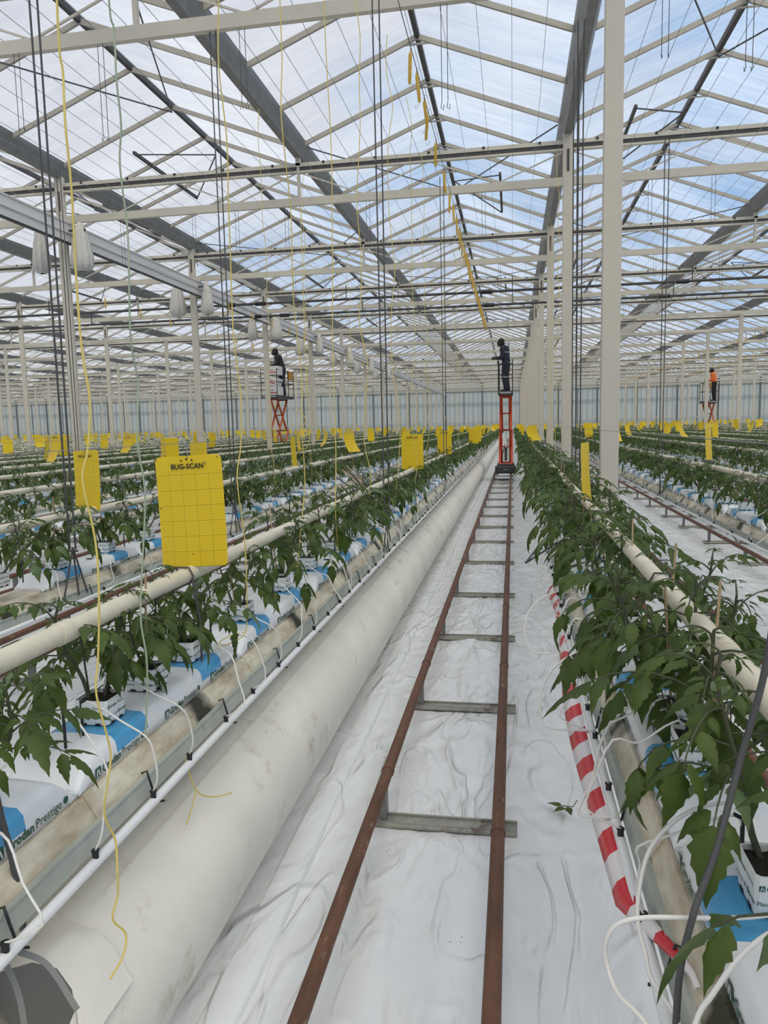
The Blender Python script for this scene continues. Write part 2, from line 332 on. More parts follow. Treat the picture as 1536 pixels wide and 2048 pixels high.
# ------------------------------------------------------------------ mesh helpers
class MB:
    def __init__(s):
        s.v = []; s.f = []; s.m = []; s.smooth = []
    def add(s, vs, fs, mi=0, smooth=False):
        o = len(s.v); s.v.extend([tuple(p) for p in vs])
        for f in fs:
            s.f.append([o + i for i in f]); s.m.append(mi); s.smooth.append(smooth)
    def box(s, c, d, mi=0, rot=None):
        hx, hy, hz = d[0] / 2, d[1] / 2, d[2] / 2
        vs = [Vector((x, y, z)) for z in (-hz, hz) for y in (-hy, hy) for x in (-hx, hx)]
        if rot is not None: vs = [rot @ p for p in vs]
        c = Vector(c)
        s.add([p + c for p in vs], [(0, 2, 3, 1), (4, 5, 7, 6), (0, 1, 5, 4), (2, 6, 7, 3), (0, 4, 6, 2), (1, 3, 7, 5)], mi)
    def bbox(s, c, d, b=0.004, mi=0, rot=None):       # box with chamfered vertical and horizontal edges
        hx, hy, hz = d[0] / 2, d[1] / 2, d[2] / 2
        prof = [(-hz, -b), (-hz + b, 0), (hz - b, 0), (hz, -b)]
        vs = []
        for z, o in prof:
            ax, ay = hx + o, hy + o
            vs += [(-ax + b, -ay, z), (ax - b, -ay, z), (ax, -ay + b, z), (ax, ay - b, z), (ax - b, ay, z), (-ax + b, ay, z), (-ax, ay - b, z), (-ax, -ay + b, z)]
        vs = [Vector(p) for p in vs]
        if rot is not None: vs = [rot @ p for p in vs]
        c = Vector(c)
        fs = [tuple(range(7, -1, -1)), tuple(range(24, 32))]
        for r in range(3):
            for i in range(8):
                j = (i + 1) % 8
                fs.append((r * 8 + i, r * 8 + j, (r + 1) * 8 + j, (r + 1) * 8 + i))
        s.add([p + c for p in vs], fs, mi)
    def bar(s, a, b, wd, ht, mi=0, up=(0, 0, 1)):      # rectangular bar from a to b
        a = Vector(a); b = Vector(b); d = (b - a)
        ln = d.length; d.normalize(); u = Vector(up)
        if abs(d.dot(u)) > 0.98: u = Vector((0, 1, 0))
        r = d.cross(u).normalized(); u = r.cross(d)
        vs = []
        for p in (a, b):
            for sx_, sz_ in ((-1, -1), (1, -1), (1, 1), (-1, 1)):
                vs.append(p + r * (sx_ * wd / 2) + u * (sz_ * ht / 2))
        s.add(vs, [(3, 2, 1, 0), (4, 5, 6, 7), (0, 1, 5, 4), (1, 2, 6, 5), (2, 3, 7, 6), (3, 0, 4, 7)], mi)
    def tube(s, pts, r, n=8, mi=0, caps=True, smooth=True):
        pts = [Vector(p) for p in pts]
        rs = r if isinstance(r, (list, tuple)) else [r] * len(pts)
        t0 = (pts[1] - pts[0]).normalized()
        u = t0.orthogonal().normalized(); vs = []; fs = []
        prev = t0
        for i, p in enumerate(pts):
            if i == 0: t = t0
            elif i == len(pts) - 1: t = (pts[i] - pts[i - 1]).normalized()
            else:
                t = (pts[i + 1] - pts[i - 1])
                t = t.normalized() if t.length > 1e-9 else prev
            q = prev.rotation_difference(t); u = (q @ u).normalized(); prev = t
            w_ = t.cross(u)
            for k in range(n):
                a = 2 * PI * k / n
                vs.append(p + (u * math.cos(a) + w_ * math.sin(a)) * rs[i])
        for i in range(len(pts) - 1):
            for k in range(n):
                j = (k + 1) % n
                fs.append((i * n + k, i * n + j, (i + 1) * n + j, (i + 1) * n + k))
        s.add(vs, fs, mi, smooth)
        if caps:
            s.add(vs[:n], [tuple(range(n - 1, -1, -1))], mi); s.add(vs[-n:], [tuple(range(n))], mi)
    def prism(s, prof, y0, y1, mi=0, closed=True, ny=1):   # profile in x,z extruded along y
        n = len(prof); vs = []; fs = []
        for k in range(ny + 1):
            y = y0 + (y1 - y0) * k / ny
            vs += [(x, y, z) for x, z in prof]
        rng_ = range(n) if closed else range(n - 1)
        for k in range(ny):
            for i in rng_:
                j = (i + 1) % n
                fs.append((k * n + i, k * n + j, (k + 1) * n + j, (k + 1) * n + i))
        if closed:
            fs.append(tuple(range(n - 1, -1, -1))); fs.append(tuple(range(ny * n, ny * n + n)))
        s.add(vs, fs, mi)
    def sphere(s, c, r, n=10, mi=0, sc=(1, 1, 1)):
        vs = []; fs = []; m_ = n // 2
        for i in range(m_ + 1):
            ph = PI * i / m_
            for k in range(n):
                a = 2 * PI * k / n
                vs.append((c[0] + r * sc[0] * math.sin(ph) * math.cos(a), c[1] + r * sc[1] * math.sin(ph) * math.sin(a), c[2] + r * sc[2] * math.cos(ph)))
        for i in range(m_):
            for k in range(n):
                j = (k + 1) % n
                fs.append((i * n + k, (i + 1) * n + k, (i + 1) * n + j, i * n + j))
        s.add(vs, fs, mi, True)
    def mesh(s, name, mats):
        me = bpy.data.meshes.new(name)
        me.from_pydata(s.v, [], s.f)
        for m_ in mats: me.materials.append(m_)
        if len(s.f):
            me.polygons.foreach_set('material_index', s.m)
            me.polygons.foreach_set('use_smooth', s.smooth)
        me.update()
        return me

def ob(name, me, parent=None, loc=None, rot=None, scale=None):
    o = bpy.data.objects.new(name, me)
    COL.objects.link(o)
    if parent is not None: o.parent = parent
    if loc is not None: o.location = loc
    if rot is not None: o.rotation_euler = rot
    if scale is not None: o.scale = scale
    return o
def build(mb, name, mats, parent=None, **kw):
    if not isinstance(mats, (list, tuple)): mats = [mats]
    return ob(name, mb.mesh(name, mats), parent, **kw)
def empty(name, loc=(0, 0, 0), rotz=0.0):
    o = bpy.data.objects.new(name, None); COL.objects.link(o)
    o.empty_display_size = 0.1
    o.location = loc; o.rotation_euler = (0, 0, rotz)
    return o
def tag(o, label, cat, group=None, kind=None):
    o['label'] = label; o['category'] = cat
    if group: o['group'] = group
    if kind: o['kind'] = kind
    return o
def copy_tree(o, parent=None):
    c = o.copy(); COL.objects.link(c)
    if parent is not None: c.parent = parent
    for ch in o.children: copy_tree(ch, c)
    return c
def np_mesh(name, verts, faces, mats, midx=None):
    me = bpy.data.meshes.new(name)
    verts = np.asarray(verts, dtype=np.float32); faces = np.asarray(faces, dtype=np.int32)
    k = faces.shape[1]
    me.vertices.add(len(verts)); me.vertices.foreach_set('co', verts.ravel())
    me.loops.add(faces.size); me.loops.foreach_set('vertex_index', faces.ravel())
    me.polygons.add(len(faces)); me.polygons.foreach_set('loop_start', np.arange(0, faces.size, k, dtype=np.int32))
    for m_ in mats: me.materials.append(m_)
    if midx is not None: me.polygons.foreach_set('material_index', np.asarray(midx, dtype=np.int32))
    me.update(calc_edges=True)
    return me
_txt = {}
def text_mesh(s, size, bold=0.0, m_=None):
    key = (s, size, bold, m_.name)
    if key in _txt: return _txt[key]
    cu = bpy.data.curves.new('text', 'FONT'); cu.body = s; cu.size = size; cu.offset = bold; cu.resolution_u = 2
    to = bpy.data.objects.new('text', cu); COL.objects.link(to)
    dg = bpy.context.evaluated_depsgraph_get(); dg.update()
    me = bpy.data.meshes.new_from_object(to.evaluated_get(dg))
    bpy.data.objects.remove(to); bpy.data.curves.remove(cu)
    me.materials.clear(); me.materials.append(m_)
    _txt[key] = me
    return me
def add_text(mb, s, size, origin, ux, uy, mi, bold=0.0, m_=None):      # glyph faces laid on a plane
    me = text_mesh(s, size, bold, m_ or M['print'])
    o = Vector(origin); ux = Vector(ux); uy = Vector(uy)
    mb.add([o + ux * v.co.x + uy * v.co.y for v in me.vertices], [tuple(p.vertices) for p in me.polygons], mi)
    return max((v.co.x for v in me.vertices), default=0)
ORD = ['nearest', 'second', 'third', 'fourth', 'fifth', 'sixth', 'seventh', 'eighth', 'ninth', 'tenth', 'eleventh', 'twelfth']

# ------------------------------------------------------------------ layout
YT1 = 6.396                        # second-row truss; trusses every 5 m
TRUSS_Y = [YT1 + 5 * j for j in range(-2, 16)]
YB = TRUSS_Y[-1]                   # rear wall, about 81 m
YF = TRUSS_Y[0]
XC = 0.79                          # column line; columns every 8 m
COL_X = [XC + 8 * k for k in range(-8, 5)]
XL, XR = COL_X[0], COL_X[-1]
Z_GUT = 5.86
Z_RIDGE = 6.72
Z_TOP = 5.67
Z_BOT = 5.135
PATH_X = -0.302
ROWS_L = [-1.15, -2.70] + [-2.70 - 1.6 * k for k in range(1, 37)]
ROWS_R = [0.43, 2.02] + [2.02 + 1.6 * k for k in range(1, 19)]
NUMW = ['', 'second', 'third', 'fourth', 'fifth', 'sixth', 'seventh', 'eighth', 'ninth', 'tenth', 'eleventh', 'twelfth']
def row_phrase(side, k):
    sd = 'left' if side == 'L' else 'right'
    if k == 0: return 'row just %s of the central rails' % sd
    if k < 12: return '%s row %s of the central rails' % (NUMW[k], sd)
    return 'distant rows %s of the central rails' % sd
GUT_Z = 0.815                      # top of the hanging growing troughs
SLAB_H = 0.078
POT_Z = GUT_Z + SLAB_H
PIPE_Z = 1.20

# ------------------------------------------------------------------ floor
def wrinkle(x, y):
    h = 0.0
    p = Vector((x * 2.2, y * 1.0, 0.0))
    wv = noise.noise(p * 0.8) * 1.2
    a = noise.noise(Vector((x * 4.0 + wv, y * 1.6 + wv, 3.1)))
    b = noise.noise(Vector((x * 9.0 - wv * 2, y * 4.5 + wv, 7.7)))
    h += 0.020 * (1 - abs(a) * 2.2) * max(0, noise.noise(Vector((x * 1.1, y * .8, 9))) + 0.45)
    h += 0.006 * (1 - abs(b) * 2)
    return h
xs = np.concatenate([np.linspace(-66, -6, 10), np.linspace(-5, -1.5, 15), np.arange(-1.35, 1.0, 0.022), np.linspace(1.05, 3.5, 50), np.linspace(4, 36, 14)])
ys = np.concatenate([np.linspace(YF - 1, 0.4, 5), np.arange(0.6, 9.0, 0.028), np.arange(9.05, 22, 0.10), np.linspace(23, YB, 50)])
sleeper_y = [1.45, 2.95, 4.27, 5.73, 7.22, 8.95, 10.55] + [12.1 + 1.5 * k for k in range(46)]
P = []
for y in ys:
    for x in xs:
        z = 0.0
        if -2 < x < 3.6 and y < 23:
            z = wrinkle(x, y)
            if y < 12 and abs(x - PATH_X) < 0.75:       # gathers radiating from each sleeper
                for sy in sleeper_y[:7]:
                    dy = y - sy
                    if abs(dy) < 0.75 and abs(dy) > 0.03:
                        ang = math.atan2(x - (PATH_X - 0.02), abs(dy))
                        z += 0.030 * math.exp(-abs(dy) * 2.6) * max(0, math.cos(ang * 19 + sy * 3)) ** 2 * math.exp(-ang * ang * 1.6)
            z = max(-0.006, min(0.035, z)) - 0.008
        P.append((x, y, z))
nx, ny_ = len(xs), len(ys)
Fc = [(j * nx + i, j * nx + i + 1, (j + 1) * nx + i + 1, (j + 1) * nx + i) for j in range(ny_ - 1) for i in range(nx - 1)]
fl = np_mesh('floor', P, Fc, [M['floor']])
fl.polygons.foreach_set('use_smooth', [True] * len(fl.polygons))
tag(ob('floor', fl), 'floor covered with crinkled glossy white plastic film', 'floor', kind='structure')
# raised film lap beside the duct and by the right row
mb = MB()
pts = []
for i in range(120):
    y = 0.9 + i * 0.25
    pts.append((y, -0.80 + 0.02 * noise.noise(Vector((0, y * .7, 2))) ))
vs = []; fs = []
for y, x in pts: vs += [(x - 0.10, y, 0.012), (x, y, 0.022), (x + 0.012, y, 0.012), (x + 0.016, y, -0.004)]
for i in range(len(pts) - 1):
    for k in range(3): fs.append((i * 4 + k, i * 4 + k + 1, (i + 1) * 4 + k + 1, (i + 1) * 4 + k))
mb.add(vs, fs, 0, True)
tag(build(mb, 'film_lap', M['floor']), 'raised lap of white floor film running beside the fat white duct', 'film lap', kind='structure')

# ------------------------------------------------------------------ walls
def gable_wall(y, name, label, posts=True):
    root = empty(name, (0, y, 0)); tag(root, label, 'wall', kind='structure')
    mb = MB()
    x = XL
    while x < XR - 0.1:
        mb.add([(x, 0, 0), (x + 4, 0, 0), (x + 4, 0, Z_GUT), (x + 2, 0, Z_RIDGE), (x, 0, Z_GUT)], [(0, 1, 2, 3, 4)], 0)
        x += 4
    build(mb, 'panel', M['wall_panel'], root)
    mb = MB()
    x = XL
    k = 0
    while x <= XR + .1:
        mb.box((x, -0.12, Z_GUT / 2), (0.16, 0.1, Z_GUT), 0)
        for q in range(1, 4):
            mb.box((x + q, -0.05, 2.8), (0.06 if q != 2 else 0.10, 0.05, 5.6), 1 if q % 2 else 0)
        for q in (.45, 1.5, 2.5, 3.55): mb.box((x + q, -0.04, 2.8), (0.035, 0.03, 5.6), 1)
        x += 4
    for z, t_, mi in ((5.45, .10, 1), (5.2, .07, 1), (3.95, .06, 1), (3.75, .05, 1), (1.95, .09, 2), (1.62, .05, 1), (0.9, .05, 1)):
        mb.box(((XL + XR) / 2, -0.1, z), (XR - XL, 0.05, t_), mi)
    build(mb, 'framing', [M['dark_wall'], M['grey_wall'], M['steel_white']], root)
M['dark_wall'] = mat('dark_grey_post', (0.13, 0.14, 0.14), 0.6)
M['grey_wall'] = mat('mid_grey_mullion', (0.30, 0.31, 0.30), 0.6)
gable_wall(YB, 'wall_back', 'far end wall of milky glass panels with grey posts')
for nm, x in (('wall_left', XL), ('wall_right', XR)):
    root = empty(nm, (x, 0, 0)); tag(root, 'milky glass side wall far on the ' + nm.split('_')[1], 'wall', kind='structure')
    mb = MB(); mb.add([(0, YF, 0), (0, YB, 0), (0, YB, Z_GUT), (0, YF, Z_GUT)], [(0, 1, 2, 3)])
    build(mb, 'panel', M['wall_panel'], root)
    mb = MB()
    for y in np.arange(YF, YB, 2.5): mb.box((0.08 if x < 0 else -0.08, y, 2.9), (0.08, 0.1, 5.8))
    build(mb, 'framing', M['grey_wall'], root)

# ------------------------------------------------------------------ roof
def roof_span(k):
    x0 = XC + 4 * k
    root = empty('ceiling', (x0, 0, 0))
    if k == -1: lb = 'glazed roof span with its ridge right above the central rail path'
    elif k == 0: lb = 'glazed roof span above and right of the nearest white column'
    else: lb = 'glazed roof span %s' % ('over the rows left of the central path' if k < 0 else 'over the rows right of the central path')
    tag(root, lb, 'roof', 'glazed roof spans left of the path' if k < -1 else ('glazed roof spans right of the path' if k > 0 else None), 'structure')
    zs = Z_GUT + 0.16
    mb = MB()
    for xa, xb, za, zb in ((0.10, 1.97, zs, Z_RIDGE + .03), (2.03, 3.9, Z_RIDGE + .03, zs)):
        mb.add([(xa, YF, za), (xb, YF, zb), (xb, YB, zb), (xa, YB, za)], [(0, 1, 2, 3)])
    build(mb, 'glass_panes', M['roof_glass'], root)
    mb = MB()
    near = -6 < x0 < 6
    y = YT1 - 10; n = 0
    while y < YB + 0.1:
        for sg in (-1, 1):
            xe = 2 + sg * 1.9
            mb.bar((2, y, Z_RIDGE - 0.02), (xe, y, zs - 0.05), 0.036, 0.062)
        if near and y < 40:
            mb.bar((2 - .22, y, Z_RIDGE - 0.11), (2 + .22, y, Z_RIDGE - .11), 0.02, 0.02)
        y += 1.25; n += 1
    build(mb, 'glazing_bar', M['alu'], root)
    mb = MB(); mb.prism([(1.97, Z_RIDGE - 0.04), (2.03, Z_RIDGE - 0.04), (2.03, Z_RIDGE + 0.05), (1.97, Z_RIDGE + 0.05)], YF, YB)
    build(mb, 'ridge_beam', M['dark_steel_and_shade'], root)  # aluminium ridge; its backlit darkness is put into the colour
    # ventilation window sashes and wind braces
    mb = MB()
    yv = YT1 - 4.4 + (2.5 if k % 2 else 0)
    while yv < YB - 3:
        sg = -1 if int(yv) % 2 else 1
        fr = 0.52
        xm = 2 + sg * 1.9 * fr; zm = Z_RIDGE + (zs - Z_RIDGE) * fr - 0.05
        mb.bar((xm, yv, zm), (xm, yv + 2.5, zm), 0.045, 0.05)
        for q in (0.0, 2.5):
            mb.bar((2 + sg * .05, yv + 1.25, Z_RIDGE - .10), (xm, yv + q, zm - .03), 0.018, 0.018)
        yv += 10 if abs(x0) < 12 else 20
    build(mb, 'vent_sash', M['dark_steel_and_shade'], root)
    mb = MB()
    for j, yb in enumerate(TRUSS_Y[:-1]):
        if (j + k) % 2 == 0:
            mb.bar((0.15, yb, zs - 0.1), (2, yb + 5, Z_RIDGE - 0.1), 0.016, 0.016)
            mb.bar((3.85, yb, zs - 0.1), (2, yb + 5, Z_RIDGE - 0.1), 0.016, 0.016)
    build(mb, 'wind_brace', M['cable'], root)
for k in range(-16, 8): roof_span(k)

def roof_gutter(k):
    x = XC + 4 * k
    mb = MB()
    z = Z_GUT
    mb.prism([(x - 0.05, z - 0.08), (x + 0.05, z - 0.08), (x + 0.115, z + 0.10), (x + 0.125, z + 0.16), (x + 0.105, z + 0.16), (x + 0.04, z - 0.05), (x - 0.04, z - 0.05), (x - 0.105, z + 0.16), (x - 0.125, z + 0.16), (x - 0.115, z + 0.10)], YF, YB)
    o = build(mb, 'trim', M['galv'])
    lb = {0: 'grey roof gutter resting on the column line right of the path', -1: 'grey roof gutter sloping overhead left of the central ridge'}.get(k, 'grey roof gutter %s of the central spans' % ('left' if k < 0 else 'right'))
    tag(o, lb, 'roof gutter', None if k in (0, -1) else ('roof gutters left' if k < 0 else 'roof gutters right'), 'structure')
for k in range(-16, 9): roof_gutter(k)

def truss(j, y):
    root = empty('truss', (0, y, 0))
    vis = j - 2
    if vis == 0: lb = 'nearest white truss beam crossing the top left of the picture'
    elif 1 <= vis <= 4: lb = '%s white roof truss crossing overhead, counted from the near column' % ORD[vis]
    elif vis < 0: lb = 'white roof truss overhead behind the viewer'
    else: lb = 'white roof truss crossing far down the greenhouse'
    tag(root, lb, 'truss', 'far trusses' if vis > 4 else ('rear trusses' if vis < 0 else None), 'structure')
    mb = MB(); mb.box(((XL + XR) / 2, 0, Z_BOT), (XR - XL, 0.06, 0.115))
    build(mb, 'bottom_chord', M['steel_chord'], root)
    mb = MB(); mb.box(((XL + XR) / 2, 0, Z_TOP), (XR - XL, 0.06, 0.055)); mb.box(((XL + XR) / 2, 0, Z_TOP - 0.05), (XR - XL, 0.035, 0.045), 3); mb.box(((XL + XR) / 2, 0, Z_TOP - 0.10), (XR - XL, 0.06, 0.03))  # dark middle box paints the shadow between the chord flanges
    x = XL + 0.4
    while x < XR:                                           # bolted clips on the chord
        if abs(x) < 14 and y < 30: mb.box((x, -0.034, Z_TOP + 0.015), (0.035, 0.012, 0.03), 2)
        x += 0.8
    build(mb, 'top_chord', [M['steel_chord'], M['galv'], M['black'], M['dark_steel_and_shade']], root)
    mb = MB(); x = XL; q = 0
    st = 1.0
    while x < XR - 0.1:
        a, b = (Z_TOP - 0.1, Z_BOT + .05) if q % 2 == 0 else (Z_BOT + .05, Z_TOP - 0.1)
        mb.bar((x, 0, a), (x + st, 0, b), 0.018, 0.018, up=(0, 1, 0))
        x += st; q += 1
    build(mb, 'web_rod', M['steel_chord'], root)
    mb = MB(); x = XL + 4
    while x < XR:                                           # short posts carrying the mid gutters
        mb.box((x, 0, (Z_TOP + Z_GUT) / 2 - .02), (0.07, 0.06, Z_GUT - Z_TOP - .02)); mb.box((x, 0, (Z_TOP + Z_BOT) / 2), (0.04, 0.05, Z_TOP - Z_BOT)); x += 8
    build(mb, 'gutter_post', M['steel_white'], root)
for j, y in enumerate(TRUSS_Y): truss(j, y)

# ------------------------------------------------------------------ columns
def column_mesh():
    mb = MB(); mb.bbox((0, 0, (Z_GUT - .06) / 2), (0.147, 0.075, Z_GUT - .06), 0.006); return mb.mesh('column', [M['steel_white']])
cm = column_mesh()
mb = MB(); mb.box((0, -.043, Z_TOP - .25), (0.03, 0.012, 0.30)); bracket_me = mb.mesh('bracket', [M['dark_steel_and_shade']])
for i, x in enumerate(COL_X[1:-1]):
    n = 0
    for y in TRUSS_Y[1:-1]:
        if y < YT1 - 0.1 and abs(x - XC) < .1: pass
        o = ob('column', cm, loc=(x, y, 0))
        if abs(x - XC) < .1 and y > YT1 - .1:
            lb = '%s white steel column in the line right of the path' % ORD[n] if n < 4 else 'white steel column far along the line right of the path'
            gp = None if n < 4 else 'far columns right of the path'; n += 1
        elif abs(x - XC + 8) < .1 and y > YT1 + 4:
            lb = '%s white steel column with netting bundles, left column line' % ORD[n] if n < 3 else 'white steel column far along the left line with netting bundles'
            gp = None if n < 3 else 'far columns in the left line'; n += 1
        else:
            lb = 'white steel column standing among the %s crop rows' % ('left' if x < 0 else 'right'); gp = 'columns %s' % ('left' if x < 0 else 'right')
        tag(o, lb, 'column', gp, 'structure')
        if y < 30: ob('bracket', bracket_me, o)

# white longitudinal duct beam and netting bundles on the left column line
XB = XC - 8
mb = MB(); mb.box((XB + 0.14, (2 + YB) / 2, 4.90), (0.05, YB - 2, 0.30)); mb.box((XB + 0.16, (2 + YB) / 2, 4.90), (0.06, YB - 2, 0.02)); mb.box((XB + 0.15, (2 + YB) / 2, 4.74), (0.07, YB - 2, 0.02), 1); mb.box((XB + 0.15, (2 + YB) / 2, 5.06), (0.07, YB - 2, 0.02))
tag(build(mb, 'beam', [M['carton'], M['black']]), 'long white flat beam running down the left column line below the truss', 'beam', kind='structure')
def netting_mesh():
    mb = MB(); vs = []; fs = []; n = 28
    prof = [(0.74, .02), (0.70, .05), (0.60, .09), (0.42, .13), (0.22, .16), (0.08, .17), (0.0, .13), (-.03, .05)]
    for z, r in prof:
        for k in range(n):
            a = 2 * PI * k / n
            rr = r * (1 + 0.16 * math.cos(a * 9) + 0.08 * random.random())
            vs.append((rr * math.cos(a), rr * math.sin(a) * .75, z + 0.015 * random.random()))
    for i in range(len(prof) - 1):
        for k in range(n):
            j = (k + 1) % n; fs.append((i * n + k, i * n + j, (i + 1) * n + j, (i + 1) * n + k))
    mb.add(vs, fs, 0, True); return mb.mesh('netting_bundle', [M['netting']])
nm_ = netting_mesh()
mb = MB(); mb.bar((-.45, 0, .62), (.45, 0, .62), .03, .03); arm_me = mb.mesh('hanging_arm', [M['dark_steel_and_shade']])
for q, y in enumerate([YT1 + 5 + 5 * k for k in range(7)]):
    for sg in (-1, 1):
        o = ob('netting_bundle', nm_, loc=(XB + sg * 0.36, y - 0.08, 4.32), rot=(0, 0, q * 1.3 + sg))
        w_ = ORD[q] if q < 3 else None
        tag(o, ('white netting bundle hung %s of the %s netted column' % ('left' if sg < 0 else 'right', w_)) if w_ else 'white netting bundle hanging far along the left column line', 'netting', None if w_ else 'far netting bundles')
    o = ob('hanging_arm', arm_me, loc=(XB, y - .08, 4.32))
    tag(o, '%s dark arm holding netting bundles on the left column line' % (ORD[q] if q < 3 else 'far'), 'arm', None if q < 3 else 'far netting arms')

# dark drive pipes under the trusses
for y, lb in ((18.1, 'nearer dark drive pipe crossing under the trusses'), (20.1, 'farther dark drive pipe crossing under the trusses')):
    root = empty('drive_pipe', (0, y, 4.80)); tag(root, lb, 'pipe')
    mb = MB(); mb.tube([(-30, 0, 0), (14, 0, 0)], 0.032, 10); build(mb, 'pipe', M['dark_steel_and_shade'], root)
    for x in (-22, -14.5, -7.0, -6.2, -.6, 3.8, 8.3):
        mb = MB(); mb.tube([(x - .13, 0, 0), (x + .13, 0, 0)], 0.055, 10); build(mb, 'coupling', M['black'], root)
    for x in np.arange(-28, 14, 4):
        mb = MB(); mb.bar((x, 0, .03), (x, 0, .34), .02, .02); build(mb, 'hanger', M['dark_steel_and_shade'], root)

# fine longitudinal screen wires
for x in list(np.arange(-9.6, 6.0, 0.30)):
    mb = MB()
    z = Z_BOT + 0.075
    mb.tube([(x, YF, z), (x, 60, z)], 0.0028, 4, caps=False)
    o = build(mb, 'screen_wire', M['wire'])
    tag(o, 'fine steel screen wire stretched along the roof %s of the ridge' % ('left' if x < -1.21 else 'right'), 'wire', 'screen wires ' + ('left' if x < -1.21 else 'right'))

# thin hook wires dangling in pairs from the trusses
hw_ = MB()
hw_.tube([(-.02, 0, 0), (-.02, 0, -.75), (-.03, 0, -.80), (-.005, 0, -.82), (0, 0, -.78)], .003, 5)
hook_me = hw_.mesh('hook_wire', [M['cable']])
for j, yt in enumerate(TRUSS_Y[2:6]):
    for x in (-6.3, -5.1, -4.4, -3.6, -2.3, -0.55, 1.15, 1.75, 2.6, 3.9):
        for q in (0, .05):
            o = ob('hook_wire', hook_me, loc=(x + q + .13 * j, yt, Z_BOT - .05), rot=(0, 0, j + x), scale=(1, 1, .7 + .3 * math.sin(x * 3 + j) ** 2))
            tag(o, 'short dark hook wire dangling from a white truss %s of the ridge' % ('left' if x < -1.21 else 'right'), 'hook wire', 'hook wires ' + ('left' if x < -1.21 else 'right'))

# ------------------------------------------------------------------ rail tracks
def rail_track(xc, label, y0, y1, full):
    root = empty('rail_track', (xc, 0, 0)); tag(root, label, 'rail track')
    zr, r = 0.184, 0.0255
    for sx_ in (-1, 1):
        mb = MB()
        x = sx_ * 0.245
        mb.tube([(x, y0, zr), (x, y1, zr)], r, 14)
        if full:
            for yj in ((2.62 if sx_ > 0 else 3.06), 4.55, 6.1, 9.3, 12.4, 15.5):
                mb.tube([(x, yj - .012, zr), (x, yj + .012, zr)], r + 0.003, 14)
        build(mb, 'rail', M['rust'], root)
    sl = [s for s in sleeper_y if y0 <= s <= y1]
    if not full: sl = [s + random.uniform(-.2, .2) for s in sl]
    sl = sl[:100]
    mb = MB(); mb.bbox((-.0, 0, 0.014), (0.635, 0.085, 0.018), 0.003); mb.box((0, -.035, .026), (.635, .012, .012)); mb.box((0, .035, .026), (.635, .012, .012)); sm = mb.mesh('sleeper', [M['sleeper']])
    mb = MB()
    U = [(-.014, -.027), (.014, -.027), (.014, .027), (.008, .027), (.008, -.021), (-.008, -.021), (-.008, .027), (-.014, .027)]
    mb.add([(px, py, z) for z in (.022, .165) for px, py in U], [tuple(range(7, -1, -1)), tuple(range(8, 16))] + [(i, (i + 1) % 8, 8 + (i + 1) % 8, 8 + i) for i in range(8)])
    pm = mb.mesh('rail_support', [M['galv']])
    for s in sl:
        so = ob('sleeper', sm, root, loc=(0.0, s, 0)); ob('rail_support', pm, so, loc=(-.245, 0, 0)); ob('rail_support', pm, so, loc=(.245, 0, 0))
rail_track(PATH_X, 'rusty pipe rail track running straight down the central white path', 0.5, 80, True)
for k in range(1, 6):
    rail_track(PATH_X + 1.6 * k, '%s rusty rail track right of the central path' % ('nearest' if k == 1 else NUMW[k - 1]), 0.5, 80, False)
for k in range(1, 8):
    rail_track(PATH_X - 1.6 * k + .03, '%s rusty rail track left of the central path' % ('nearest' if k == 1 else NUMW[k - 1]), 1.5, 80, False)

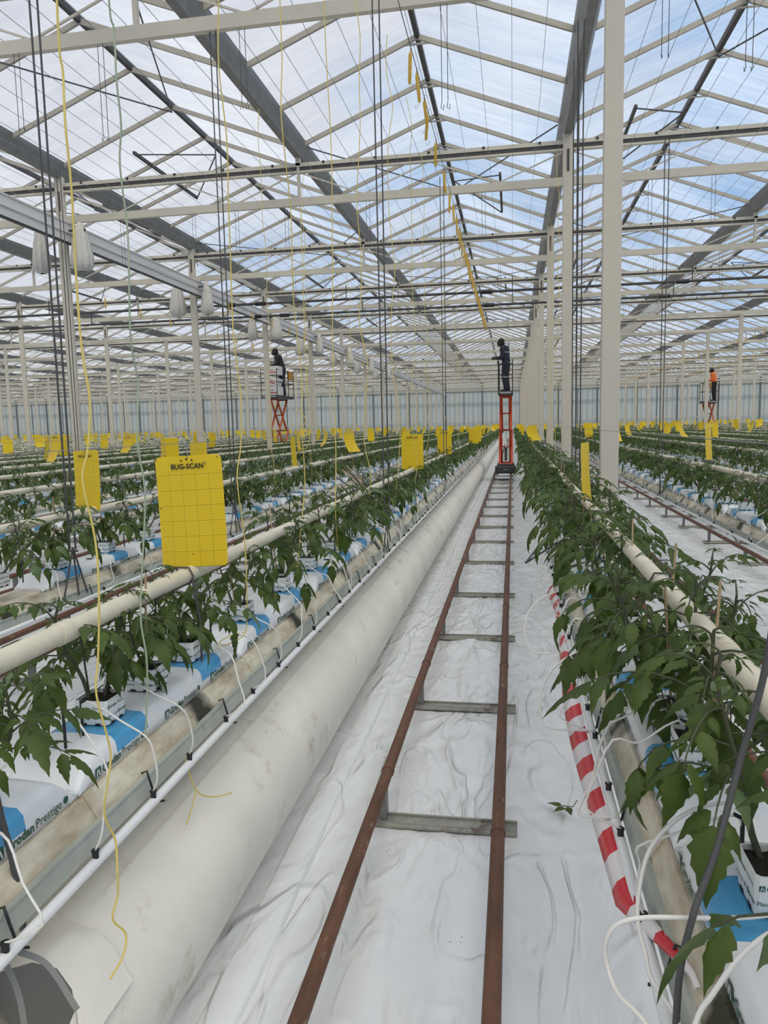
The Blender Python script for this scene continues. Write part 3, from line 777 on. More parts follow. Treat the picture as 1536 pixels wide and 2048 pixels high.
# ------------------------------------------------------------------ growing rows: troughs, drip lines, grow pipes
def row_list():
    out = []
    for k, x in enumerate(ROWS_L): out.append(('L', k, x))
    for k, x in enumerate(ROWS_R): out.append(('R', k, x))
    return out
ROWS = row_list()
PIPE_OFF = {'L': .205, 'R': .182}
def row_start(x, side):
    # nearest y at which the row can be seen (frame edge), with slack
    if side == 'L' : return max(0.35, (-x) / 0.86 * 1.0 - 1.6) if x < -1.5 else 0.35
    return max(0.35, x / 0.46 - 1.8)
def group_of(k, base): return None if k < 12 else base
def trough(side, k, x):
    y0, y1 = row_start(x, side), 79.5
    sg = 1 if side == 'L' else -1
    root = empty('growing_trough', (x, 0, 0))
    tag(root, 'cream stained metal trough under the slabs in the %s' % row_phrase(side, k), 'trough', group_of(k, 'distant troughs ' + side))
    z = GUT_Z
    mb = MB()
    prof = [(-.112, z), (.112, z), (.150, z - .062), (.118, z - .128), (.03, z - .145), (-.03, z - .145), (-.118, z - .128), (-.150, z - .062)]
    y = y0 - ((y0 - 1.55) % 1.1) if k < 3 else y0
    if k < 3:
        while y < 30:                                   # trough sections with lapped joints
            mb.prism(prof, y + 0.012, y + 1.1 - 0.012); y += 1.1
            mb.prism([(px * .97, z - .004 + (pz - z) * .97) for px, pz in prof], y - 0.016, y + 0.016)
        mb.prism(prof, y, y1)
    else:
        mb.prism(prof, y0, y1)
    build(mb, 'trough_profile', M['trough'], root, loc=(0, 0, 0))
    mb = MB()
    xs_ = sg * (.166 if side == 'L' else .158)
    mb.prism([(xs_ - sg * .012, z - .052), (xs_ - sg * .006, z - .050), (xs_ + sg * .004, z - .102), (xs_ - sg * .002, z - .104)], y0, y1)
    mb.prism([(xs_ - sg * .016, z - .050), (xs_ + sg * .0, z - .047), (xs_ + sg * .0, z - .054), (xs_ - sg * .016, z - .056)], y0, y1)
    build(mb, 'side_strip', M['strip'], root)
    mb = MB()
    y = y0 + .8
    while y < min(y1, y0 + 60):
        mb.bar((-.15, y, z - .15), (.19 * sg, y, z - .10), .02, .01); y += 1.6
    build(mb, 'trough_bracket', M['galv'], root)
    if k < 14:
        dl = empty('drip_line', (x, 0, 0))
        tag(dl, 'thin white drip pipe along the trough of the %s' % row_phrase(side, k), 'drip pipe', group_of(k, 'distant drip lines ' + side))
        mb = MB(); mb.tube([(sg * PIPE_OFF[side], y0, z - .095), (sg * PIPE_OFF[side], y1, z - .095)], 0.0125, 8); build(mb, 'pipe', M['pvc'], dl)
        if k < 2:
            mb = MB()
            mb.tube([(sg * .155, 0, z - .038), (sg * .170, 0, z - .03), (sg * .178, 0, z - .06), (sg * .186, .004, z - .10), (sg * .198, .006, z - .118), (sg * .214, .004, z - .114)], .0032, 6)
            me = mb.mesh('clip', [M['black']])
            dxc = 0 if side == 'L' else .020
            y = y0 + .33; n = 0
            while y < 26 and n < 60:
                ob('clip', me, dl, loc=(dxc, y + random.uniform(-.05, .05), 0)); y += .55; n += 1
    gp = empty('grow_pipe', (x + (0.03 if side == 'L' else 0.02), 0, PIPE_Z))
    tag(gp, 'cream painted heating pipe above the plants of the %s' % row_phrase(side, k), 'heating pipe', group_of(k, 'distant grow pipes ' + side))
    mb = MB(); mb.tube([(0, y0 + .1, 0), (0, y1, 0)], 0.0265, 12)
    build(mb, 'pipe', M['pipe_cream'], gp)
    if k < 4:
        mb = MB(); mb.tube([(0, -.03, 0), (0, .03, 0)], 0.0295, 12); jm = mb.mesh('coupling', [M['pipe_cream']])
        mb = MB()
        mb.tube([(-.035, 0, -.0), (-.02, 0, -.028), (.02, 0, -.028), (.035, 0, 0), (.02, 0, .03), (-.02, 0, .03), (-.035, 0, 0)], .0035, 6)
        mb.tube([(.03, 0, -.01), (.05, 0, -.15), (.05, 0, -.30)], .004, 6)
        hm = mb.mesh('pipe_stand', [M['cable']])
        y = y0 + 1.3
        while y < 24:
            ob('coupling', jm, gp, loc=(0, y, 0)); ob('pipe_stand', hm, gp, loc=(0, y + .7, 0)); y += 2.4
for side, k, x in ROWS: trough(side, k, x)

# ------------------------------------------------------------------ slabs
SL = 1.10
def slab_phase(side, k):
    return {('L', 0): 1.55 % SL, ('R', 0): 1.50 % SL, ('L', 1): 3.70 % SL}.get((side, k), (k * 0.37 + (0.2 if side == 'R' else 0)) % SL)
def slab_mesh(text, seed):
    rd = random.Random(seed)
    hw, H = 0.104, SLAB_H
    ysn = [0.004, 0.02, 0.05, 0.075, 0.10, 0.17, 0.185, 0.27, 0.355, 0.37, 0.45, 0.55, 0.65, 0.735, 0.75, 0.82, 0.905, 0.92, 1.0, 1.025, 1.05, 1.08, 1.096]
    nprof = 16
    def prof(y):
        e = min(y, SL - y)
        t = min(1, max(0, e / 0.085)); t = t * t * (3 - 2 * t)
        h = H * (0.16 + 0.84 * t); wd = hw * (0.99 + .01 * t)
        c = 0.014 * t + 0.002
        side_top = h - c
        pl = 0.0035 * (1 - t)
        pts = [(-wd, 0.0), (-wd - .002, h * .4), (-wd + .002, side_top), (-wd + c, h)]
        for q in range(1, 8):
            xx = -wd + c + (2 * wd - 2 * c) * q / 8
            zz = h + 0.004 * math.sin(PI * q / 8) * t + pl * (1 if q % 2 else -1) + rd.uniform(-.0012, .0012)
            pts.append((xx, zz))
        pts += [(wd - c, h), (wd - .002, side_top), (wd + .002, h * .4), (wd, 0.0)]
        return pts
    mb = MB(); vs = []; n = None
    for y in ysn:
        p_ = prof(y); n = len(p_)
        vs += [(px, y, pz) for px, pz in p_]
    for i in range(len(ysn) - 1):
        ym = (ysn[i] + ysn[i + 1]) / 2
        blue = (0.185 < ym < 0.355) or (0.735 < ym < 0.905)
        for q in range(n - 1):
            zlow = q in (0, n - 2)
            mi = 1 if (blue and not zlow) else 0
            a = i * n + q
            mb.f.append([a, a + n, a + n + 1, a + 1]); mb.m.append(mi); mb.smooth.append(True)
        mb.f.append([i * n, i * n + n - 1, (i + 1) * n + n - 1, (i + 1) * n]); mb.m.append(0); mb.smooth.append(False)
    mb.v = vs
    mb.f.append(list(range(n))); mb.m.append(0); mb.smooth.append(False)
    mb.f.append(list(range((len(ysn) - 1) * n + n - 1, (len(ysn) - 1) * n - 1, -1))); mb.m.append(0); mb.smooth.append(False)
    # tail of welded film at the near end
    mb.add([(hw * .55, 0.01, 0.012), (hw * .98, 0.01, 0.012), (hw * 1.02, -0.035, 0.004), (hw * .9, -0.03, 0.006)], [(0, 1, 2, 3)], 0)
    main = mb.mesh('slab', [M['slab'], M['blue']])
    tm = MB()
    for sg in (-1, 1):
        x = sg * (hw + 0.0035)
        for y in (0.075, 0.46, 0.785 + .02):
            ln = 0.25
            if sg > 0: o_, ux = (x, y, 0.010), Vector((0, 1, 0))
            else: o_, ux = (x, y + ln, 0.010), Vector((0, -1, 0))
            uz = Vector((0, 0, 1)); o_ = Vector(o_)
            tm.add([o_ + ux * a + uz * b for a, b in ((0, 0), (.026, 0), (.026, .026), (0, .026))], [(0, 1, 2, 3)], 0)
            oo = o_ + Vector((sg * .0006, 0, 0))
            tm.add([oo + ux * a + uz * b for a, b in ((.004, .003), (.009, .003), (.012, .021), (.008, .021))], [(0, 1, 2, 3)], 1)
            tm.add([oo + ux * a + uz * b for a, b in ((.012, .021), (.016, .021), (.022, .003), (.017, .003))], [(0, 1, 2, 3)], 1)
            wd = add_text(tm, 'Grodan', 0.030, o_ + ux * .032 + uz * .003, ux, uz, 0, 0.0008)
            w2 = add_text(tm, 'Prestige', 0.030, o_ + ux * (.038 + wd) + uz * .003, ux, uz, 0, 0.0)
            cx = .055 + wd + w2
            tm.add([o_ + ux * (cx + .009 * math.cos(a)) + uz * (.013 + .009 * math.sin(a)) for a in [2 * PI * i / 12 for i in range(12)]], [tuple(range(12))], 0)
    txt = tm.mesh('printed_text', [M['print'], M['slab']]) if text else None
    # drain hole
    hmb = MB(); hmb.add([(0.03 + .022 * math.cos(a), .56 + .022 * math.sin(a), H + .0052) for a in [2 * PI * i / 14 for i in range(14)]], [tuple(range(14))])
    return main, txt, hmb.mesh('drip_hole', [M['peat']])
SLABS = [slab_mesh(True, 3), slab_mesh(True, 4), slab_mesh(True, 5)]

cand = []
for side, k, x in ROWS:
    ph = slab_phase(side, k)
    y = ph + SL * math.floor((row_start(x, side) - ph) / SL)
    while y < 78.5:
        if in_view(x, y + .5, GUT_Z, 90) or (k == 0 and y > -.2 and y < 3):
            d = math.hypot(x, y + .5)
            cand.append((d, side, k, x, y))
        y += SL
cand.sort(key=lambda c: c[0])
def row_lab(noun, tail, n, side, k, far):
    ph = row_phrase(side, k)
    if n is not None and n < 10 and k < 6: return '%s, %s from the front in the %s' % (noun, ORD[n] if n else 'first', ph), None
    ph = 'rows far %s of the central rails' % ('left' if side == 'L' else 'right') if k >= 12 else ph
    return '%s %s the %s' % (noun, far, ph), '%s, %s' % (noun, ph)
cnt = {}
far_slabs = []
for d, side, k, x, y in cand:
    if len(cnt.get('all', [])) >= 300:
        far_slabs.append((x, y)); continue
    cnt.setdefault('all', []).append(1)
    vis = in_view(x, y + .55, GUT_Z)
    n = None
    if vis:
        n = cnt.get((side, k), 0); cnt[(side, k)] = n + 1
    main, txt, hole = SLABS[len(cnt['all']) % 3]
    o = ob('growing_slab', main, loc=(x, y, GUT_Z + .001))
    lb, gp = row_lab('white and blue growing slab', '', n, side, k, 'farther along')
    tag(o, lb, 'growing slab', gp)
    if d < 11: ob('printed_text', txt, o)
    if d < 8: ob('drip_hole', hole, o)
# all slabs beyond: one mass
V = []; Fq = []; Mi = []
segs = [0.01, 0.185, 0.355, 0.735, 0.905, 1.09]
for x, y in far_slabs:
    o_ = len(V)
    for s in segs:
        for px, pz in ((-.104, 0), (-.104, .07), (.104, .07), (.104, 0)): V.append((x + px, y + s, GUT_Z + .001 + pz))
    for i in range(5):
        for q in range(3):
            a = o_ + i * 4 + q; Fq.append((a, a + 4, a + 5, a + 1)); Mi.append(1 if (i in (1, 3)) else 0)
if V:
    tag(ob('growing_slabs_mass', np_mesh('growing_slabs_mass', V, Fq, [M['slab'], M['blue']], Mi)), 'mass of small white and blue growing slabs in the distance', 'growing slabs', kind='stuff')

# ------------------------------------------------------------------ tomato plants
LEAF_PROF = [(0.0, 0.02), (0.05, .38), (0.12, .76), (0.20, .95), (0.25, .76), (0.36, 1.0), (0.43, .72), (0.55, .74), (0.62, .48), (0.74, .42), (0.85, .19), (1.0, 0.0)]
def add_leaflet(mb, base, dirv, nor, Ln, Wd, droop, fold, mi=0):
    t = dirv.normalized(); s_ = t.cross(nor).normalized(); n_ = s_.cross(t).normalized()
    mid = []; lf = []; rt = []
    p = Vector(base); prev = 0.0
    ang = 0.0
    for (u, wv) in LEAF_PROF:
        du = (u - prev) * Ln; prev = u
        ang = droop * u
        dd = t * math.cos(ang) - n_ * math.sin(ang)
        p = p + dd * du
        nn = n_ * math.cos(ang) + t * math.sin(ang)
        h = wv * Wd / 2
        mid.append(p.copy())
        cup = fold * (1 + .3 * math.sin(u * 9))
        lf.append(p + s_ * (h * math.cos(cup)) - nn * (h * math.sin(cup)) - t * (0.10 * h))
        rt.append(p - s_ * (h * math.cos(cup)) - nn * (h * math.sin(cup)) - t * (0.10 * h))
    n = len(mid); fs = []
    for i in range(n - 1):
        fs.append((i, i + 1, n + i + 1, n + i)); fs.append((i, 2 * n + i, 2 * n + i + 1, i + 1))
    mb.add(mid + lf + rt, fs, mi, True)
def plant_variant(seed, big=1.0):
    rd = random.Random(seed)
    stems = []; lv = MB(); leaflets = []
    for sidx in range(2):
        az = rd.uniform(0, 2 * PI) if sidx == 0 else az + PI + rd.uniform(-.6, .6)
        base = Vector((.018 * math.cos(az), .018 * math.sin(az), 0.0))
        Hh = rd.uniform(.245, .325) * big
        lean = rd.uniform(.06, .13)
        pts = []
        for i in range(9):
            t = i / 8
            off = lean * (math.sin(t * PI * .6)) + .012 * math.sin(t * 7 + seed)
            pts.append(base + Vector((math.cos(az) * off, math.sin(az) * off, Hh * t)))
        mb = MB(); mb.tube(pts, [.0062 - .0034 * (i / 8) for i in range(9)], 7)
        stems.append(mb)
        nl = 12
        for q in range(nl):
            t = .36 + .64 * q / (nl - 1)
            fi = t * 8; i0 = min(7, int(fi)); pp = pts[i0].lerp(pts[i0 + 1], fi - i0)
            a = q * 2.4 + az + rd.uniform(-.4, .4)
            size = (0.55 + .75 * math.sin(PI * min(1, t * .9 + .08))) * (1.0 if t < .85 else .62)
            Lp = rd.uniform(.11, .17) * size * big
            elev = rd.uniform(.15, .7) + (.35 if t > .8 else 0)
            sag = rd.uniform(1.0, 1.9)
            out = Vector((math.cos(a), math.sin(a), 0))
            path = [pp.copy()]; dirs = []
            e = elev; nseg = 6
            for s in range(nseg):
                dv = out * math.cos(e) + Vector((0, 0, math.sin(e)))
                path.append(path[-1] + dv * (Lp / nseg)); dirs.append(dv); e -= sag / nseg
            dirs.append(dirs[-1])
            lv.tube(path, [.0026 - .0014 * i / nseg for i in range(nseg + 1)], 5, mi=1)
            def put(pos, dv, L_, Wr):
                up = Vector((0, 0, 1)) + Vector((rd.uniform(-.3, .3), rd.uniform(-.3, .3), 0))
                if abs(dv.normalized().dot(up.normalized())) > .95: up = out
                dr = rd.uniform(.5, 1.3); fo = rd.uniform(.15, .6); W_ = L_ * Wr
                add_leaflet(lv, pos, dv, up, L_, W_, dr, fo, 0 if rd.random() > .04 else 2)
                leaflets.append((pos.copy(), dv.normalized(), up.normalized(), L_, W_))
            put(path[-1], dirs[-1], rd.uniform(.075, .098) * size * big, rd.uniform(.46, .60))
            side = out.cross(Vector((0, 0, 1)))
            for frac, ls in ((.86, .062), (.54, .055), (.70, .024), (.34, .030)):
                idx = int(frac * nseg); pos = path[idx].lerp(path[idx + 1], frac * nseg - idx) if idx < nseg else path[-1]
                for sg in (-1, 1):
                    if ls < .03 and rd.random() < .5: continue
                    dv = dirs[idx] * rd.uniform(.45, .8) + side * sg * rd.uniform(.8, 1.0) + Vector((0, 0, rd.uniform(-.35, .1)))
                    put(pos + dv * .008, dv, ls * size * big * rd.uniform(.85, 1.2), rd.uniform(.40, .56))
    sm = [m_.mesh('stem', [M['stem']]) for m_ in stems]
    fm = lv.mesh('foliage', [M['leaf'], M['stem'], M['leaf_pale']])
    return sm, fm, leaflets
PV = [plant_variant(11 + i, 0.95 + .04 * i) for i in range(7)]
POT_W, POT_H = 0.098, 0.072
def pot_mesh(text):
    mb = MB(); hw = POT_W / 2
    z0, z1, zi = 0.004, POT_H, POT_H - .012
    t = .0025
    def ring(w_, z, c=.006):
        return [(-w_ + c, -w_, z), (w_ - c, -w_, z), (w_, -w_ + c, z), (w_, w_ - c, z), (w_ - c, w_, z), (-w_ + c, w_, z), (-w_, w_ - c, z), (-w_, -w_ + c, z)]
    vs = ring(hw * .985, z0) + ring(hw, .03) + ring(hw, z1) + ring(hw - t, z1) + ring(hw - t, zi)
    fs = []
    for r in range(4):
        for i in range(8):
            j = (i + 1) % 8; fs.append((r * 8 + i, r * 8 + j, (r + 1) * 8 + j, (r + 1) * 8 + i))
    mb.add(vs, fs, 0)
    mb.add(ring(hw * .93, 0.0) + ring(hw * .93, .006), [tuple(range(7, -1, -1))] + [(i, (i + 1) % 8, 8 + (i + 1) % 8, 8 + i) for i in range(8)], 1)
    for sg in ((0, -1), (1, 0), (0, 1), (-1, 0)):                 # notched foot
        c = (sg[0] * hw * .985, sg[1] * hw * .985, .006)
        for q in (-.022, .02):
            mb.box((c[0] + abs(sg[1]) * q, c[1] + abs(sg[0]) * q, .0055), (.016 if sg[1] else .003, .016 if sg[0] else .003, .007), 1)
    pot = mb.mesh('cube_wrap', [M['cube'], M['black']])
    sb = MB(); n = 9
    vs = []; fs = []
    for j in range(n):
        for i in range(n):
            vs.append((-hw + t + (2 * hw - 2 * t) * i / (n - 1), -hw + t + (2 * hw - 2 * t) * j / (n - 1), zi + random.uniform(-.002, .005)))
    for j in range(n - 1):
        for i in range(n - 1): fs.append((j * n + i, j * n + i + 1, (j + 1) * n + i + 1, (j + 1) * n + i))
    sb.add(vs, fs)
    sub = sb.mesh('substrate', [M['peat']])
    tm = MB()
    for ang in range(4):
        R_ = Matrix.Rotation(ang * PI / 2, 3, 'Z')
        for z, x0 in ((.047, -.044), (.021, -.02)):
            def pl(s_, xx, zz, sz, bold=0.0):
                return add_text(tm, s_, sz, R_ @ Vector((xx, -hw - .0006, zz)), R_ @ Vector((1, 0, 0)), Vector((0, 0, 1)), 0, bold)
            def sq(xx, zz, a):
                tm.add([R_ @ Vector((xx + p_, -hw - .0006, zz + q_)) for p_, q_ in ((0, 0), (a, 0), (a, a), (0, a))], [(0, 1, 2, 3)], 0)
                tm.add([R_ @ Vector((xx + p_, -hw - .001, zz + q_)) for p_, q_ in ((a * .2, a * .12), (a * .38, a * .12), (a * .55, a * .85), (a * .4, a * .85))], [(0, 1, 2, 3)], 1)
                tm.add([R_ @ Vector((xx + p_, -hw - .001, zz + q_)) for p_, q_ in ((a * .6, a * .7), (a * .7, a * .7), (a * .85, a * .12), (a * .68, a * .12))], [(0, 1, 2, 3)], 1)
            if z > .04:
                sq(x0, z, .0095); pl('Grodan', x0 + .0115, z + .001, .0105, .0003); pl('Plantop', x0 + .050, z + .001, .0105)
            else:
                pl('Plantop', -.047, z + .001, .0105); sq(-.008, z + .001, .006); sq(.006, z, .0095); pl('Grodan', .0175, z + .001, .0095, .0003)
    txt = tm.mesh('printed_text', [M['print'], M['cube']])
    return pot, sub, txt
POT, SUB, POT_TXT = pot_mesh(True)
def stake_mesh(seed, mm, r, h):
    mb = MB(); rd = random.Random(seed); a = rd.uniform(0, 6.28)
    mb.tube([(.025 * math.cos(a), .025 * math.sin(a), POT_H - .02), (.05 * math.cos(a + .4), .05 * math.sin(a + .4), POT_H + h)], r, 6)
    return mb.mesh('support_stick', [mm])
STK = [stake_mesh(1, M['bamboo'], .0035, .36), stake_mesh(2, M['bamboo'], .0035, .30), stake_mesh(3, M['stem'], .003, .2)]
PROTO = []
for vi, (sms, fm, lfl) in enumerate(PV):
    PROTO.append((sms, fm))
OFFS = (0.27, 0.82)
plants = []
for side, k, x in ROWS:
    ph = slab_phase(side, k)
    y = ph + SL * math.floor((row_start(x, side) - ph) / SL)
    while y < 78.5:
        for of in OFFS:
            yy = y + of
            if in_view(x, yy, POT_Z + .25, 60) or (k == 0 and -.1 < yy < 2): plants.append((math.hypot(x, yy), side, k, x + random.uniform(-.012, .012), yy + random.uniform(-.02, .02), False))
        y += SL
for side, k, x, yy in (('L', 0, -1.15 + .01, 2.09), ('R', 0, .41, 1.955), ('L', 1, -2.7, 6.9)):
    plants.append((math.hypot(x, yy), side, k, x, yy, True))
plants.sort(key=lambda p: p[0])
pc = {}; made = 0
far_plants = []
for d, side, k, x, y, extra in plants:
    if d < 0.75: continue
    if made >= 300:
        far_plants.append((d, x, y)); continue
    made += 1
    sms, fm = PROTO[random.randrange(7)]
    sc = random.uniform(.90, 1.08) * (1.14 if side == 'R' and k == 0 else 1.0) * (.80 if side == 'L' and k == 0 and 1.95 < y < 2.95 else 1.0)
    root = empty('tomato_plant', (x, y, POT_Z + .004))
    vis = in_view(x, y, POT_Z + .1)
    n = None
    if vis: n = pc.get((side, k), 0); pc[(side, k)] = n + 1
    lb, gp = row_lab('potted tomato plant', '', n, side, k, 'farther along')
    tag(root, lb, 'tomato plant', gp)
    pot = ob('pot', POT, root)
    ob('substrate', SUB, pot)
    if d < 7: ob('printed_text', POT_TXT, pot)
    rz = random.uniform(0, 2 * PI)
    for s in sms: ob('stem', s, root, loc=(0, 0, POT_H - .02), rot=(0, 0, rz), scale=(sc,) * 3)
    ob('foliage', fm, root, loc=(0, 0, POT_H - .02), rot=(0, 0, rz), scale=(sc,) * 3)
    if d < 9: ob('support_stick', STK[made % 3], root, rot=(0, 0, rz + .7))
# crop beyond: one mass of simpler plants
def leaf_cloud(lfl, step, mul):
    V = []; F_ = []
    for (p, dv, up, L_, W_) in lfl[::step]:
        L_ *= mul; W_ *= mul * .9
        s_ = dv.cross(up)
        if s_.length < 1e-4: s_ = Vector((1, 0, 0))
        s_.normalize(); n_ = s_.cross(dv)
        m1 = p + dv * L_ * .45 - n_ * L_ * .05; tip = p + dv * L_ * .85 - n_ * L_ * .42
        o_ = len(V)
        V += [p, m1 + s_ * W_ * .48 - n_ * W_ * .12, tip, m1 - s_ * W_ * .48 - n_ * W_ * .12, m1 + n_ * W_ * .05]
        F_ += [(o_, o_ + 1, o_ + 2, o_ + 4), (o_, o_ + 4, o_ + 2, o_ + 3)]
    return np.array([tuple(v) for v in V], dtype=np.float32), np.array(F_, dtype=np.int32)
CL1 = [leaf_cloud(l, 1, 1.05) for _, _, l in PV]
CL2 = [leaf_cloud(l, 3, 1.75) for _, _, l in PV]
boxv = np.array([(sx_ * POT_W / 2, sy_ * POT_W / 2, z) for z in (0, POT_H) for sx_, sy_ in ((-1, -1), (1, -1), (1, 1), (-1, 1))], dtype=np.float32)
boxf = np.array([(0, 1, 5, 4), (1, 2, 6, 5), (2, 3, 7, 6), (3, 0, 4, 7), (4, 5, 6, 7)], dtype=np.int32)
VV = []; FF = []; MM = []; off = 0
for i, (d, x, y) in enumerate(far_plants):
    v, f = (CL1 if d < 26 else CL2)[i % 7]
    a = random.uniform(0, 6.28); ca, sa = math.cos(a), math.sin(a); s = random.uniform(.95, 1.1)
    R_ = np.array([[ca, sa, 0], [-sa, ca, 0], [0, 0, 1]], dtype=np.float32)
    vv = (v * s) @ R_ + np.array([x, y, POT_Z + POT_H - .02], dtype=np.float32)
    VV.append(vv); FF.append(f + off); MM.append(np.zeros(len(f), dtype=np.int32)); off += len(vv)
    VV.append(boxv + np.array([x, y, POT_Z + .002], dtype=np.float32)); FF.append(boxf + off); MM.append(np.array([1, 1, 1, 1, 2], dtype=np.int32)); off += 8
    if d < 40:                                                    # stems as thin crossed ribs
        st = np.array([(-.004, 0, 0), (.004, 0, 0), (.03, .03, .30), (.024, .03, .30), (0, -.004, 0), (0, .004, 0), (-.03, -.02, .30), (-.03, -.026, .30)], dtype=np.float32)
        st = st @ R_ + np.array([x, y, POT_Z + POT_H - .02], dtype=np.float32)
        VV.append(st); FF.append(np.array([(0, 1, 2, 3), (4, 5, 6, 7)], dtype=np.int32) + off); MM.append(np.array([3, 3], dtype=np.int32)); off += 8
if VV:
    me = np_mesh('tomato_crop', np.concatenate(VV), np.concatenate(FF), [M['leaf'], M['cube'], M['peat'], M['stem']], np.concatenate(MM))
    tag(ob('tomato_crop', me), 'sea of dark green tomato plants filling the distant rows', 'tomato crop', kind='stuff')

# ------------------------------------------------------------------ drip tubes
def drip_proto(side, seed, big):
    rd = random.Random(seed); sg = 1 if side == 'L' else -1; po = PIPE_OFF[side]
    z0 = GUT_Z - .095
    root = []
    mb = MB(); mb.tube([(sg * po, 0, z0 + .006), (sg * po, 0, z0 + .026)], .0075, 8); mb.tube([(sg * po, 0, z0 + .026), (sg * po, 0, z0 + .03)], .0095, 8)
    em = mb.mesh('emitter', [M['black']])
    dy = rd.uniform(-.10, .20)
    top = POT_Z + POT_H + .03
    xo = po + .02 + big * rd.uniform(.03, .13)
    pts = [(sg * po, 0, z0 + .028), (sg * (po + .015 if not big else xo), dy * .05, z0 + .07), (sg * (po + .01 + big * .05), dy * .2, z0 + .14), (sg * .20, dy * .45, z0 + .185 + big * .05), (sg * .14, dy * .7, z0 + .225), (sg * .08, dy * .9, top - .01), (sg * .04, dy, top + .005), (sg * .03, dy, top - .02)]
    # smooth
    P_ = [Vector(p) for p in pts]
    sm = []
    for i in range(len(P_) - 1):
        a, b, c, d_ = P_[max(0, i - 1)], P_[i], P_[i + 1], P_[min(len(P_) - 1, i + 2)]
        for q in range(3):
            t = q / 3
            sm.append(0.5 * ((2 * b) + (c - a) * t + (2 * a - 5 * b + 4 * c - d_) * t * t + (3 * b - a - 3 * c + d_) * t ** 3))
    sm.append(P_[-1])
    mb = MB(); mb.tube(sm, .0027, 6); tu = mb.mesh('tube', [M['tube']])
    mb = MB(); mb.tube([(sg * .03, dy, top - .09), (sg * .03, dy, top + .005)], .004, 6); mb.tube([(sg * .03, dy, top), (sg * .045, dy, top + .008)], .004, 6)
    pg = mb.mesh('dripper_peg', [M['black']])
    return em, tu, pg
DP = {s: [drip_proto(s, 50 + i, (i % 3 == 0) * (1 if s == 'R' else .5)) for i in range(7)] for s in 'LR'}
dc = {}
for side, k, x, y0, y1 in (('L', 0, ROWS_L[0], 1.152, 29.0), ('R', 0, ROWS_R[0], 1.40, 27.0), ('R', 1, ROWS_R[1], 5.0, 18.0), ('L', 1, ROWS_L[1], 3.0, 16.0)):
    y = y0; st = .275 if k == 0 else .55
    i = 0
    while y < y1:
        yy = y + random.uniform(-.03, .03)
        em, tu, pg = DP[side][random.randrange(7)]
        o = empty('drip_tube', (x, yy, 0))
        n = None
        if in_view(x + (.22 if side == 'L' else -.22), yy, .74): n = dc.get((side, k), 0); dc[(side, k)] = n + 1
        lb, gp = row_lab('white drip tube', '', n, side, k, 'farther along')
        tag(o, lb, 'drip tube', gp)
        ob('emitter', em, o); ob('tube', tu, o)
        if yy < 12: ob('dripper_peg', pg, o)
        y += st; i += 1
# the long loose loops at the near end of the right row
def smooth_path(pts, n=5):
    P_ = [Vector(p) for p in pts]; out = []
    for i in range(len(P_) - 1):
        a, b, c, d_ = P_[max(0, i - 1)], P_[i], P_[i + 1], P_[min(len(P_) - 1, i + 2)]
        for q in range(n):
            t = q / n
            out.append(0.5 * ((2 * b) + (c - a) * t + (2 * a - 5 * b + 4 * c - d_) * t * t + (3 * b - a - 3 * c + d_) * t ** 3))
    out.append(P_[-1]); return out
loops = [
 ('white tube loop bulging left over the path at the right corner', [(.43, 1.16, .935), (.36, 1.15, .925), (.278, 1.13, .93), (.202, 1.12, .93), (.161, 1.12, .915), (.144, 1.12, .886), (.144, 1.12, .852), (.159, 1.10, .814), (.199, 1.08, .783), (.245, 1.0, .742)], None),
 ('white tube arching from the right slab down to the near dripper', [(.40, 1.40, .985), (.335, 1.35, .997), (.284, 1.33, .975), (.24, 1.30, .937), (.221, 1.28, .881), (.213, 1.25, .835), (.221, 1.22, .797), (.225, 1.18, .78), (.25, 1.10, .775), (.25, 1.06, .745)], (.25, 1.06, .738)),
 ('thick pale tube curving up across the bottom right corner', [(.20, .90, .80), (.245, .98, .876), (.271, 1.0, .906), (.308, 1.02, .947), (.357, 1.05, .97), (.42, 1.09, .97)], None),
 ('white tube dangling left of the tape beside the third right plant', [(.36, 2.02, .97), (.313, 2.0, .935), (.263, 1.98, .901), (.228, 1.95, .842), (.206, 1.92, .758), (.179, 1.90, .711), (.17, 1.86, .69), (.248, 1.78, .735)], None),
 ('white tube hanging in a long loop under the right drip pipe', [(.33, 2.6, .95), (.23, 2.55, .92), (.13, 2.5, .86), (.09, 2.45, .78), (.11, 2.4, .70), (.248, 2.3, .735)], None),
 ('white tube loop poking out over the path beyond the tape start', [(.33, 3.4, .96), (.22, 3.35, .95), (.10, 3.3, .90), (.05, 3.25, .80), (.09, 3.2, .70), (.248, 3.15, .735)], None),
]
for lb, pts, em in loops:
    o = empty('drip_tube', pts[-1]); tag(o, lb, 'drip tube')
    mb = MB(); b0 = Vector(pts[-1]); mb.tube([Vector(p) - b0 for p in smooth_path(pts)], .0038, 8); build(mb, 'tube', M['tube'], o)
    if em:
        mb = MB(); mb.tube([(0, 0, -.018), (0, 0, .006)], .011, 12); build(mb, 'emitter', M['black'], o)

